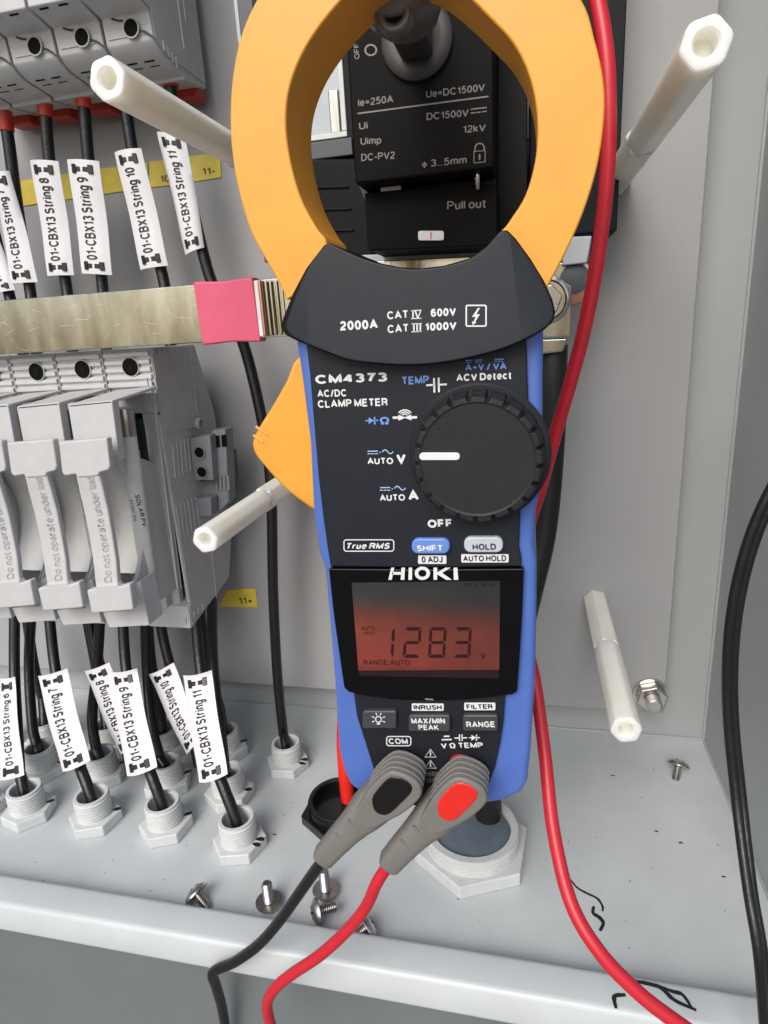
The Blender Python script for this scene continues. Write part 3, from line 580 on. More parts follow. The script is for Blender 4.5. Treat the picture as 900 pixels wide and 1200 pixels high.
# fuse: tinned caps and white tube
fa, fb = A(145,478,24.0), A(171,688,24.0); d = (fb-fa); d.y = .3
MB().rev([(.37,0),(.39,.05),(.39,1.2),(.36,1.22)], fa, ax=d, seg=28).build('fuse_cap', 'tin', H)
MB().rev([(.365,1.2),(.365,d.length-.6)], fa, ax=d, seg=28).build('fuse_tube', 'fusew', H)
text('SOLAR PV', (158,580), (167,617), 5.5, 23.6, 'ink', H, bold=.02)
text('DC50V 30A', (152,586), (157,611), 3.6, 23.6, 'ink', H, bold=0)
MB().prism(px([(161,446),(176,443),(212,711),(198,713)], 25.98), (0, .35, 0)).build('slot_frame', 'term', H, bev=.04)
MB().prism(px([(158,520),(165,520),(195,700),(182,702)], 26.5), (0, .3, 0)).build('inner_frame', 'termd', H, bev=.03)
# clip spring and latch right of the fuse
MB().prism(px([(158,492),(162,500),(170,560),(170,575),(166,560),(160,510)], 25.2), (0, .5, 0)).build('spring', 'blackg', H)
MB().prism(px([(163,577),(176,575),(180,600),(167,602)], 25.3), (0, .6, 0)).build('latch', 'term', H, bev=.03)
MB().prism(px([(170,690),(190,665),(196,712),(176,722)], 25.6), (0, .8, 0)).build('lower_terminal', 'term', H, bev=.05)
o3 = [H]
WORDS = ['grey fuse holder second from the right with a lettered handle', 'grey fuse holder third from the right, cut by the left picture edge', 'grey fuse holder fourth from the right, only its right side in view']
for i, lb in enumerate(WORDS):
    c = copy_tree(H, None, V((-PT*(i+1), 0, 0))); c['label'] = lb; o3.append(c)
# extra relief only the exposed right side shows (ribs, vents, boss)
def SP(x, y, h=0.045):   # point on the right side face (plane X = x1)
    r = ray(x, y); r = r*((x1+h)/r.x); return V((r.x, r.y, r.z+HC))
q = MB()
def srib(a, b_, w=.05, h=.06):
    pa, pb = SP(*a), SP(*b_); t = (pb-pa).normalized(); u = V((0, -t.z, t.y))*w
    q.prism([pa+u, pb+u, pb-u, pa-u], (h, 0, 0))
srib((180,464),(208,688), .07); srib((193,545),(212,690), .03)
for k in range(5): srib((202+k*4.5,520-k*1.5),(205+k*4.5,560-k*2), .045)
for k in range(6): srib((206+k*4.5,592-k*2),(211+k*4.6,630-k*1.5), .045)
srib((195,508),(228,500), .03); srib((222,412),(231,487), .03); srib((233,455),(240,495), .06); srib((199,573),(225,560), .02); srib((247,640),(253,700), .02)
for k in range(4): srib((178+k*6,408-k*.8),(179+k*6,415-k*.8), .06)
for k in range(3): srib((168+k*5+3,443),(170+k*5+3,452), .04)
for k in range(5): srib((217+k*5,731-k*4),(217+k*5,724-k*4), .05)
q.build('side_relief', 'termd', H, bev=.012)
c = SP(232,497); MB().rev([(.34,0),(.34,.22),(.22,.22),(.22,.02)], c, ax=(1,0,0), seg=28).build('side_boss', 'termd', H)
MB().prism([V((x1+.002, y, z)) for y, z in [(26.05,zt-.1),(26.05,zt-1.8),(25.95,zt-1.85),(25.95,zb+1.4),(25.8,zb+1.1),(25.8,zb+.15),(30.2,zb+1.0),(31.1,zb+3.05),(31.1,zt-3.6),(29.95,zt-.08)]], (.05, 0, 0)).build('side_cover', 'termd', H, bev=.02)

# ---------------- small auxiliary terminal clipped at the right end
Y = 28.0; T = thing('auxiliary_terminal', 'small slate grey two-hole terminal block clipped beside the fuse holders', 'terminal block', A(240,560,Y))
MB().prism(px([(222,514),(246,510),(250,563),(226,563)], Y), (0, 1.2, 0)).build('terminal_front', 'aux', T, bev=.04)
for p in ((234,530),(237,553)):
    c = A(*p, Y-.02); MB().rev([(.33,0),(.33,-.06),(.26,-.06),(.26,.0)], c, ax=(0,1,0), seg=24).build('terminal_hole_rim', 'aux', T); MB().rev([(.26,0),(.26,.02)], c+V((0,-.03,0)), ax=(0,1,0), seg=20).build('terminal_hole_shade', 'termk', T)
MB().prism(px([(248,504),(264,503),(268,588),(257,600),(228,600),(231,564),(250,563)], Y+.6), (0, .9, 0)).build('housing', 'aux', T, bev=.05)
MB().prism(px([(222,585),(247,583),(248,605),(225,605)], Y-.2), (0, .7, 0)).build('clip_foot', 'aux', T, bev=.05)
for k in range(4): MB().prism(px([(252+k*4.5,558),(254.5+k*4.5,558),(255.5+k*4.5,574),(253+k*4.5,574)], Y+.5), (0, .12, 0)).build('rib', 'aux', T)
for a in ((251,511),(259,510)): MB().prism(px([a,(a[0]+6,a[1]-1),(a[0]+7,a[1]+13),(a[0]+1,a[1]+14)], Y+.58), (0, .05, 0)).build('recess_shade', 'termk', T)
MB().prism(px([(263,540),(270,528),(273,560),(270,590),(263,586)], Y+1.3), (0, .7, 0)).build('contact', 'blackg', T, bev=.05)

# ============================================================ UPPER TERMINALS (bottom ends of the upper fuse holders)
xr = A(180,45,27).x; UP = (A(129,60,27).x-A(74,75,27).x); UP = max(UP, 2.2)
z_h0, z_h1 = A(123,24,27).z, A(129,60,27).z; z_u = A(246,103,31.2).z
U = thing('upper_holder', 'upper grey fuse holder at the right end with its plain side showing', 'fuse holder', (xr-UP/2, 30, z_u), 'grey holders along the top edge')
prof = [(25.6,z_h0+12),(25.6,z_h0+.25),(26.9,z_h0),(27.0,z_h1+.15),(27.15,z_h1),(27.6,z_h1-.25),(29.2,z_h1-.45),(29.2,z_h1-.6),(31.3,z_u),(31.3,z_h0+12)]
MB().prism([V((xr-UP+.12, y, z)) for y, z in prof], (UP-.12, 0, 0)).build('housing', 'term', U, bev=.06)
MB().box((xr-UP+.0, 27.5, z_u+.3), (xr-UP+.14, 31, z_h0+12)).build('gap_wall', 'termd', U)
ch = A(154,33,26.86); MB().rev([(.36,0),(.36,-.05),(.31,-.05),(.31,.02)], ch, ax=(0,1,0), seg=28).build('screw_hole_rim', 'termd', U); MB().rev([(.31,0),(.31,.02)], ch+V((0,-.04,0)), ax=(0,1,0), seg=24).build('screw_hole_shade', 'termk', U)
q = MB()
for k in range(4): q.box((xr-UP+.3, 26.93, z_h1+.35+k*.32), (xr-.15, 26.99, z_h1+.39+k*.32))
q.build('front_ridges', 'term', U)
for k in range(3):
    for j in range(2): MB().box((xr-UP+.5+j*.8, 27.72+k*.42, z_h1-.31-.03*k), (xr-UP+.95+j*.8, 27.76+k*.42, z_h1-.25-.05*k)).build('slot_shade', 'termk', U)
for xx in (xr-UP+.5, xr-.9): MB().box((xx, 25.75, z_h0+.17), (xx+.4, 25.8, z_h0+.26)).build('slot_shade', 'termk', U)
rb = A(222,110,31.2); MB().box((rb.x-.68, 30.7, rb.z-.34), (rb.x+.62, 31.7, rb.z+.3)).build('red_release_tab', 'ferr', U, bev=.1)
for pts_ in ([(163,35),(170,37),(176,41),(181,45)], [(131,22),(138,24),(143,24)]):
    inkq = MB(); stroke(inkq, pts_, 2.4, 26.86, .0); inkq.build('marker_stroke', 'ink', U)
for i, lb in enumerate(['upper grey fuse holder second from the right, above the String 9 cable', 'upper grey fuse holder third from the right, above the String 8 cable', 'upper grey fuse holder near the left corner, beside the leftmost whole hole', 'upper grey fuse holder cut by the left picture edge']):
    c = copy_tree(U, None, V((-UP*(i+1), 0, 0))); c['label'] = lb
so_ = MB().prism([V((xr+.003, y, z)) for y, z in [(25.75,z_h0+11),(25.75,z_h0+.35),(27.0,z_h0+.1),(27.1,z_h1+.2),(27.7,z_h1-.1),(31.2,z_u+.15),(31.2,z_h0+11)]], (.04, 0, 0)).build('side_cover', 'term', U, bev=.02)
q = MB()
for k in range(2): q.box((xr+.04, 29.4+k*.5, z_h1+.6+k*1.2), (xr+.09, 29.46+k*.5, z_h0+8))
for k in range(4): q.box((xr+.04, 27.6+k*.3, z_h1-.05-k*.12), (xr+.1, 27.66+k*.3, z_h1+.3-k*.1))
q.build('side_relief', 'term', U)

# ============================================================ BUSBAR
YB = 25.0; B = thing('busbar', 'flat scratched tinned busbar with a pink sleeve at its end', 'busbar', A(150,370,YB))
zt_, zb_ = A(233,333,YB).z, A(245,401,YB).z; xb0, xp, xe = -40, A(233,365,YB).x, A(302,360,YB).x
MB().box((xb0, YB, zb_), (xp+.3, YB+.5, zt_)).build('bar', 'tin', B, bev=.04)
random.seed(11)
q = MB()
for i in range(46):
    x = random.uniform(A(0,360,YB).x-1, xp-.2); z = random.uniform(zb_+.15, zt_-.15); L_ = random.uniform(.06,.7); a = random.uniform(-.9,.9); w_ = .008
    d_ = V((math.cos(a)*L_, 0, math.sin(a)*L_*.8)); p = V((x, YB-.004, z)); p2 = p+d_; p2.z = min(max(p2.z, zb_+.1), zt_-.1)
    q.add([p, p2, p2+V((0,0,w_)), p+V((0,0,w_))], [(0,1,2,3)])
o = q.build('scratches', 'white', B); o['kind'] = 'stuff'
# sleeve slightly waisted and larger than the bar
rings = []
for i in range(7):
    u = i/6; x = xp+(xe-xp)*u; k = .07+.03*math.cos(u*math.pi*2); e_ = .0
    rings.append([V((x-.05*(j in (2,3)), y, z)) for j, (y, z) in enumerate(((YB-k, zb_-k), (YB+.5+k, zb_-k), (YB+.5+k, zt_+k), (YB-k, zt_+k)))])
MB().loft(rings).build('sleeve', 'pink', B, bev=.08, seg=3)
MB().box((xe-.1, YB+.02, zb_+.05), (A(340,360,YB).x+.9, YB+.45, zt_-.02)).build('bar_end', 'tin', B, bev=.03)
MB().box((xe+.02, YB-.2, zb_+.1), (xe+.2, YB+.02, zt_-.05)).build('folded_edge', 'white', B, bev=.04); MB().box((xe+.21, YB-.25, zb_+.1), (xe+.34, YB+.02, zt_-.05)).build('folded_edge', 'copper', B, bev=.05)
for k, dx in enumerate((.45,.62,.85,1.05)): MB().box((xe+dx, YB-.18+.05*k, zb_+.12), (xe+dx+.12, YB+.02, zt_-.1)).build('folded_edge', 'tin', B, bev=.04)

# ============================================================ ISOLATOR SWITCH
I = thing('isolator_switch', 'black load isolator with white printed ratings seen through the orange jaw', 'switch', A(500,280,28))
Yb = 29.0
# big base slab, right edge leaning along the picture
xs0, xs1 = A(277,0,Yb).x, A(728,100,Yb).x
zs0 = A(712,272,Yb).z
wx0, wx1 = A(330,110,Yb).x, A(403,110,Yb).x; wz = A(390,163,Yb).z
MB().box((xs0, Yb, zs0), (xs0+.7, PL-.02, zs0+22)).build('base_frame', 'slate', I, bev=.06)
MB().box((xs0+.72, Yb, zs0), (A(596,100,Yb).x, PL-.02, wz-.05)).build('base', 'slab', I, bev=.06)
MB().box((A(400,100,Yb).x, Yb-.02, wz-1), (A(604,140,Yb).x, PL-.02, zs0+22)).build('base', 'slab', I, bev=.06)
MB().box((A(620,100,Yb).x, Yb, zs0), (A(726,100,Yb).x-.01, PL-.02, zs0+22)).build('base', 'slab', I, bev=.1)
MB().box((A(706,100,Yb).x, Yb-.1, zs0+.003), (A(730,100,Yb).x, PL-.02, zs0+22)).build('base_frame', 'slab', I, bev=.06)
# window at left with white rim, pale clear cover and metal inside
q = MB(); q.box((wx0-2, Yb-.1, wz), (wx1+.05, Yb+.5, wz+.22)); q.box((wx1-.18, Yb-.1, wz+.22), (wx1+.05, Yb+.5, wz+9)); q.build('window_rim', 'gland', I, bev=.04)
MB().box((wx0-2, Yb+.7, wz), (wx1, Yb+.9, wz+9)).build('window_cover', 'pale', I)
MB().box((wx1-.75, Yb+.2, wz+.25), (wx1-.3, Yb+.5, wz+1.9)).build('terminal_post', 'tin', I, bev=.06)
MB().box((A(604,100,Yb).x, Yb+1, A(605,150,Yb).z), (A(620,100,Yb).x, Yb+1.2, A(605,100,Yb).z)).build('window_cover', 'pale', I)
MB().box((A(602,100,Yb).x, Yb+.1, A(605,160,Yb).z-.1), (A(622,100,Yb).x, Yb+.5, A(605,145,Yb).z)).build('window_rim', 'slate', I)
# slate sill below window and black ribs
MB().box((wx0-1, Yb-.35, A(390,187,Yb).z), (wx1+.3, Yb-.02, wz-.1)).build('sill', 'slate', I, bev=.05)
MB().prism(px([(340,187),(425,186),(436,300),(345,305)], 27.9), (0, 1, 0)).build('side_block', 'black', I, bev=.05)
for yy in (217,243,268): MB().prism(px([(345,yy+2),(408+(yy-217)*.12,yy),(408+(yy-217)*.12,yy+2.5),(345,yy+4.5)], 27.8), (0, .12, 0)).build('rib', 'slab', I, bev=.02)
MB().prism(px([(578,60),(618,60),(618,300),(582,300)], 27.5), (0, 1.4, 0)).build('side_block', 'black', I, bev=.05)
# printed cover
YC = 24.0
MB().prism(px([(397,-90),(579,-90),(579,197),(416,216)], YC), (0, 4, 0)).build('cover', 'switch', I, bev=.1, seg=3)
MB().prism(px([(415,205),(580,190),(582,232),(428,235)], 25.6), (0, 2, 0)).build('recess_block', 'blackg', I)
MB().prism(px([(427,226),(582,214),(583,287),(431,294)], 24.9), (0, 3, 0)).build('pull_out_block', 'switch', I, bev=.05)
def it(s, a, b_, cap=8.5, bold=.0): text(s, a, b_, cap, YC, 'gprint', I, bold=bold)
it('OFF', (421.5,69), (420.5,51), 6); it('Ie=250A', (420,125), (461,120)); it('Ue=DC1500V', (499.5,115), (568,106.7))
it('DC1500V', (500,141), (549,136.5)); it('Ui', (421,152), (431,151)); it('12kV', (543,156), (569,154)); it('Uimp', (422.7,170), (447,168.5)); it('DC-PV2', (423.5,189), (462.7,186))
it('\u03d5' if False else '\u03c6', (494.7,196), (500.5,195.5), 6.5); it('3...5mm', (505,195.5), (547,191.5))
q = MB(); stroke(q, [(419.5,133),(572,113)], 1.8, YC); stroke(q, [(552,128),(570,126)], 1.4, YC); stroke(q, [(552,132.5),(557,132)], 1.3, YC); stroke(q, [(558.8,131.8),(563.5,131.2)], 1.3, YC); stroke(q, [(565.5,131),(570,130.4)], 1.3, YC)
outline(q, [(427+7.5*(1+math.cos(a)), 51.5+7.5*(1+math.sin(a))*.95) for a in [i*math.pi/12 for i in range(24)]], 2, YC)
outline(q, [(555,177),(569,176),(569,190),(555,191.5)], 1.4, YC, .013); stroke(q, [(556.5,177),(556.8,172),(559,168.8),(562,168),(565,168.6),(567.3,171.5),(567.5,176)], 1.5, YC); stroke(q, [(562,181),(562,187)], 2, YC)
q.build('printed_symbols', 'gprint', I)
text('Pull out', (524,246), (569,243.5), 10, 24.9, 'gprint', I, bold=0)
MB().prism(px(rrect(490,270.5,520,281.5,2.5), 24.85), (0, .06, 0)).build('indicator_window', 'white', I); MB().prism(px(rrect(504.3,271.5,505.7,280.5,.5), 24.84), (0, .02, 0)).build('indicator_line', 'pink', I)
MB().tube([A(560,196,24.6), A(559,208,24.5), A(560,222,24.6)], [.1,.1,.06], 10).build('padlock_eye', 'tin', I)
MB().box(A(446,220,24.85), A(470,222,24.9)+V((0,.05,0))).build('slot_strip', 'termd', I)
# handle hub, shaft and grip
hc = A(489,48,YC)
MB().rev([(1.18,0),(1.18,-.18),(1.08,-.26),(.8,-.26)], hc, ax=(0,1,0), seg=48).build('hub_ring', 'hub', I, ang=40)
MB().box((hc.x-.55, YC-4.6, hc.z-.62), (hc.x+.55, YC-.2, hc.z+1.2)).build('handle_shaft', 'hub', I, bev=.2, seg=4)
kp = A(464,-15,18.2)
MB().loft([[kp+V((math.cos(a)*r*1.08+dx, y, math.sin(a)*r*.80+dz)) for a in [i*math.pi/18 for i in range(36)]] for r, y, dx, dz in ((.62,-.34,-.08,-.12),(.80,-.24,-.05,-.08),(.92,-.05,0,0),(.97,.3,0,0),(.95,1.0,0,0),(.80,1.6,0,0),(.6,2.0,0,0))]).build('handle_grip', 'dsteel', I, ang=60)
nz = A(461,13,17.9)
MB().rev([(.44,.5),(.46,.1),(.44,.03),(.40,0),(.27,0),(.24,.04),(.23,.3)], nz, ax=(0,1,0), seg=40).build('grip_nozzle', 'dsteel', I, ang=60)
MB().rev([(.24,0),(.24,.02)], nz+V((0,.06,0)), ax=(0,1,0), seg=24).build('grip_hole_shade', 'termk', I)
MB().tube([A(441,22,19), A(440,32,19), A(439,40,19.2)], .035, 8).build('split_pin', 'dsteel', I)

# ============================================================ TERMINAL LUG right of the meter and terminal cover below the switch
L = thing('terminal_lug', 'tinned cable lug with bolt and stamped corner right of the black collar', 'cable lug', A(655,350,27.5))
MB().prism(px([(612,318),(650,322),(670,335),(668,394),(600,398)], 27.6), (0, .35, 0)).build('palm', 'tin', L, bev=.04)
MB().prism(px([(600,399),(666,396),(660,412),(600,420)], 27.7), (0, .7, 0)).build('neck', 'tin', L, bev=.08)
c = A(640,352,27.55); MB().rev([(.95,0),(.95,-.14),(.82,-.2),(.80,-.2),(.74,-.12),(.5,-.12)], c, ax=(0,1,0), seg=44).build('washer', 'tin', L, ang=30)
MB().hexp(c+V((0,-.12,0)), .62, .45, ax=(0,-1,0), rot=.2).build('nut', 'steel', L, bev=.06)
MB().rev([(.17,0),(.17,-.05),(.1,-.05)], A(650,381,27.57), ax=(0,1,0), seg=20).build('stamped_ring', 'tin', L)
MB().rev([(.13,0),(.13,-.05),(.08,-.05)], A(641,383,27.57), ax=(0,1,0), seg=20).build('stamped_ring', 'tin', L)
t = thing('terminal_cover', 'pale clear terminal cover under the isolator beside the red cable', 'cover', A(680,300,28.6))
MB().prism(px([(655,278),(694,276),(688,308),(660,311)], 28.4), (0, 2, 0)).build('block', 'pale', t, bev=.06)
MB().prism(px([(645,308),(666,306),(668,335),(645,330)], 28.9), (0, .5, 0)).build('post', 'tin', t, bev=.1)
MB().rev([(.95,0),(.9,-.15),(.5,-.2)], A(670,331,29.2), ax=(0,1,0), seg=36).build('copper_washer', 'copper', t)
MB().rev([(.6,0),(.6,-.25),(.4,-.3)], A(673,327,28.95), ax=(0,1,0), seg=30).build('bolt_head', 'slate', t)
MB().prism(px([(420,299),(600,290),(600,330),(420,335)], 27.5), (0, .3, 0)).build('strip', 'pale', t, bev=.04)
MB().prism(px([(440,306),(560,300),(560,330),(440,330)], 27.2), (0, .25, 0)).build('metal_strip', 'tin', t, bev=.04)

# ============================================================ CLAMP METER
YM = 16.4
M = thing('clamp_meter', 'blue and black clamp meter with orange jaw, hanging in the middle and reading 1283 V', 'clamp meter', A(505,943,18))
bl = [(344,392),(352,440),(362,520),(366,600),(373,650),(380,668),(386,740),(391,800),(393,834),(396,880),(402,905),(410,922),(430,936),(470,944),(520,948),(567,944),(592,940),(612,930),(618,918),(622,880),(627,800),(629,700),(629,657),(626,639),(628,600),(635,567),(636,500),(636,449),(637,381),(600,350),(380,350)]
def arcback(bm, off):           # wraps the front edge back a little at both sides
    for v in bm.verts:
        x = v.co.x+off[0]; cx = -2.85; dd = abs(x-cx)-2.3
        if dd > 0 and v.co.y+off[1] < 17: v.co.y += dd*.35
MB().prism(px(bl, YM+.16), (0, 3.2, 0)).build('housing', 'blue', M, bev=.22, seg=4, ang=30)
# dark front panels: upper (with the dial) and lower (buttons, sockets)
up = [(358,396),(363,440),(368,500),(373,560),(379,610),(384,645),(387,664),(500,665.5),(611,664),(611,655),(608,640),(610,600),(616,575),(619,520),(619,470),(618,440),(617,396),(560,392),(420,392)]
MB().prism(px(up, YM), (0, .6, 0)).build('upper_panel', 'body', M, bev=.05, seg=3)
lo = [(413,802),(415,818),(418,840),(427,868),(438,903),(447,930),(452,941),(500,946),(560,944),(566,941),(573,920),(580,900),(586,872),(590,847),(592,817),(593,802)]
MB().prism(px(lo, YM+.01), (0, .6, 0)).build('lower_panel', 'body', M, bev=.05, seg=3)
wn = [(385,666.5),(500,667.5),(614,666.5),(612,720),(609,770),(606,811),(601,814),(580,817),(545,820.5),(503,822),(460,820),(425,815.5),(408,811),(403,806),(397,765),(390,715)]
MB().prism(px(wn, YM-.07), (0, .5, 0)).build('display_window', 'glass', M, bev=.04, seg=3)
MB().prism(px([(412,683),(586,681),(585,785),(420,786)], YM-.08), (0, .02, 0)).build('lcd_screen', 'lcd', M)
MB().prism(px([(420,787),(585,786),(584.5,795),(421,792)], YM-.08), (0, .02, 0)).build('lcd_lower_bar', 'band', M)
# digits
sg = MB()
def digit(x0, y0, w, h, segs, t=4.0, sk=2.0):
    def P(u, v): return (x0+u+sk*(1-v/h), y0+v)
    q = {'a':[(1,0),(w-1,0),(w-t,t),(t,t)], 'g':[(1.6,h/2),(t*.9,h/2-t*.45),(w-t*.9,h/2-t*.45),(w-1.6,h/2),(w-t*.9,h/2+t*.45),(t*.9,h/2+t*.45)], 'd':[(t,h-t),(w-t,h-t),(w-1,h),(1,h)],
         'f':[(0,1),(t*.85,t+.6),(t*.85,h/2-t*.6),(0,h/2-.8)], 'b':[(w,1),(w,h/2-.8),(w-t*.85,h/2-t*.6),(w-t*.85,t+.6)], 'e':[(0,h/2+.8),(t*.85,h/2+t*.6),(t*.85,h-t-.6),(0,h-1)], 'c':[(w,h/2+.8),(w,h-1),(w-t*.85,h-t-.6),(w-t*.85,h/2+t*.6)]}
    for s_ in segs: sg.add(px([P(*p) for p in q[s_]], YM-.085), [list(range(len(q[s_])))])
digit(440,735,21,36,'bc'); digit(472,735,20,36,'abged'); digit(501.5,735,20,36,'abcdefg'); digit(531,735,20,36,'abcdg')
sg.build('digits', 'seg', M)
q = MB(); text('V', (563.5,772), (570,772), 7, YM-.08, 'seg', M, mb=q, bold=0); text('AUTO', (423.5,738.5), (440,738.5), 5, YM-.08, 'seg', M, mb=q, bold=0); text('RANGE:AUTO', (426.5,779), (481,779), 6, YM-.08, 'seg', M, mb=q, bold=0); text('APS  (P.S)', (543,687.5), (582,687), 4.5, YM-.08, 'seg', M, mb=q, bold=0)
for k in range(3): stroke(q, [(427+k*4.2,743),(429.5+k*4.2,743)], 1, YM-.08)
stroke(q, [(426,740.8),(439,740.8)], .8, YM-.08); q.build('display_marks', 'seg', M)
# company mark, its letters cut at the window edge in the photograph's glare
q = MB(); 
def lq(pts): q.prism(px(pts, YM-.088), (0, .012, 0))
lq([(455,679.5),(459,679.5),(462,665.3),(458.5,665.3)]); lq([(469.5,679.5),(473.8,679.5),(474.5,665.3),(470.5,665.3)]); lq([(459.8,670.4),(471,670.4),(471,673.4),(459,673.4)])
lq([(478.5,679.5),(482.8,679.5),(483,665.3),(479,665.3)]); lq([(531.8,679.5),(537,679.5),(536,665.3),(531.5,665.3)])
oc, ocy = 495, 671.8
oo = [(oc+9*math.cos(a), ocy+7.8*math.sin(a)) for a in [i*math.pi/14 for i in range(28)]]; oi = [(oc+4.8*math.cos(a), ocy+4.2*math.sin(a)) for a in [i*math.pi/14 for i in range(28)]]
q.add(px(oo, YM-.088)+px(oi, YM-.088), [[i, (i+1) % 28, 28+(i+1) % 28, 28+i] for i in range(28)])
lq([(508,679.5),(512.3,679.5),(512.3,665.3),(508,665.3)]); lq([(512.3,671),(522,665.3),(528,665.3),(518,671.4),(529.5,679.5),(523,679.5),(512.3,673)])
q.build('brand_lettering', 'white', M)
MB().box(A(498,818.5,YM-.09), A(508,820.5,YM-.075)).build('sensor_slit', 'gprint', M)

# black collar between jaw and body
cl = [(381,288),(388,286.5),(398,291),(420,301),(446,309.5),(470,314),(492,315.5),(520,312),(548,304),(568,291),(579,279),(586,271.5),(593,271),(603,281),(620,304),(636,330),(646,352),(649,366),(646,377),(636,386),(618,396),(590,408),(554,418),(516,425),(478,427.5),(440,425.5),(407,421),(375,409),(348,398),(336,392),(330,382),(334,370),(345,343),(360,315)]
def wings(bm, off):
    for xx, sg_ in ((A(371,340,YM).x, -1), (A(603,340,YM).x, 1)):
        pc = V((xx, 0, A(371,340,YM).z))-off; pn = V((1, 0, .13*sg_)).normalized()
        bmesh.ops.bisect_plane(bm, geom=bm.verts[:]+bm.edges[:]+bm.faces[:], plane_co=pc, plane_no=pn)
        for v in bm.verts:
            d_ = (v.co-pc).dot(pn)
            if d_*sg_ > 1e-5 and v.co.y+off.y < 17: v.co.y += abs(d_)*.42
clp = cr_([A(x, y, YM-.55) for x, y in cl], 3, True)
MB().prism(clp, (0, 4.6, 0)).build('collar', 'collar', M, bev=.17, seg=4, ang=24, post=wings)
MB().prism([A((x-489)*1.012+489, (y-360)*1.02+360, YM-.08) for x, y in cl], (0, 3.0, 0)).build('collar_base', 'black', M, bev=.05)
# collar print
Y = YM-.55
def ct(s, a, b_, cap=9.5, bold=.015, m='white'): return text(s, a, b_, cap, Y, m, M, bold=bold)
ct('2000A', (398.5,387.5), (443,385.2), 11, .03); ct('CAT', (454,374.5), (478,373)); ct('600V', (505,371.5), (534.5,369.8), 9.5, .03); ct('CAT', (454.5,390.5), (478.5,389)); ct('1000V', (499,388), (535,386.2), 9.5, .03)
q = MB(); 
for x_, y_ in ((483,364),(483.5,379.5)): stroke(q, [(x_-1,y_),(x_+10.5,y_-.4)], 1.1, Y); stroke(q, [(x_-1,y_+9.4),(x_+10.5,y_+9)], 1.1, Y)
stroke(q, [(484,364),(484,373)], 1.7, Y); stroke(q, [(486.5,364),(489.6,373)], 1.7, Y, .016); stroke(q, [(493,364),(489.8,373)], 1.2, Y, .02)
for k in range(3): stroke(q, [(485+k*3.8,379.5),(485+k*3.8,388.5)], 1.8, Y)
q.build('printed_symbol', 'white', M); q = MB(); outline(q, rrect(545.5,357,570.5,383,2.5), 1.8, Y); q.add(px([(560,361),(553,371.5),(557.5,371),(555,377),(553,376.5),(553.8,381),(558.5,377.6),(556.8,377.3),(562.5,368),(558,368.4),(562.5,361)], Y-.012), [list(range(11))])
q.build('printed_symbol', 'white', M)

# orange jaw
outer = [(336,352),(327,332),(310,302),(292,267),(277,213),(270,160),(271,100),(281,45),(300,0),(330,-45),(390,-85),(479,-102),(570,-88),(640,-48),(682,0),(697,45),(707,90),(708.5,135),(700,195),(682,253),(660,302),(643,334),(636,352)]
inner = [(592,330),(584,280),(595,262),(616,228),(628,182),(629,133),(620,89),(602,52),(575,22),(540,-12),(505,-38),(470,-46),(430,-27),(393,8),(360,53),(341,97),(335,140),(340,187),(353,233),(371,267),(383,287),(372,330)]
jo = cr_([A(x, y, YM+.02) for x, y in outer], 5); ji = cr_([A(x, y, YM+.02) for x, y in inner], 5)
MB().prism(jo+ji, (0, 1.95, 0)).build('jaw', 'orange', M, bev=.2, seg=4, ang=28)
# lever
lv = [(350,418),(335,446),(318,476),(303,500),(297,512),(295,522),(299,534),(310,548),(326,566),(345,583),(372,600),(400,600),(400,418)]
MB().prism(cr_([A(x, y, YM+1.7) for x, y in lv], 3, True), (0, 1.5, 0)).build('lever', 'orange', M, bev=.14, seg=3, ang=30)
q = MB()
for a, b_ in (((300,500),(314,509)),((297,510),(309,518))): q.tube([A(*a, YM+1.73), A(*b_, YM+1.71)], .045, 8)
q.build('lever_rib', 'orange', M)

# dial
dc = A(561.3,532,YM); N_ = 21
def notch(k, a, r):
    ph = (a*N_/(2*math.pi)) % 1; ph = min(ph, 1-ph)
    return r-.13 if (k in (3,4,5) and ph < .09) else r
MB().rev([(1.86,0),(1.86,-.06),(1.80,-.10),(1.72,-.10)], dc, ax=(0,1,0), seg=96).build('dial_bezel', 'body', M, ang=30)
MB().rev([(1.68,-.02),(1.71,-.12),(1.71,-.14),(1.69,-.3),(1.65,-.70),(1.59,-.79),(1.47,-.80),(1.42,-.77),(1.0,-.76)], dc, ax=(0,1,0), seg=252, mod=notch).build('dial', 'dial', M, ang=28)
# pointer: raised ridge strip
YD = YM-.75
MB().prism(px(rrect(491,530.5,539,539.5,4.4), YD-.05), (0, .1, 0)).build('dial_pointer', 'white', M, bev=.02)
MB().prism(px(rrect(489,528.5,541.5,541.5,6), YD-.012), (0, .05, 0)).build('pointer_rim', 'body', M, bev=.02)
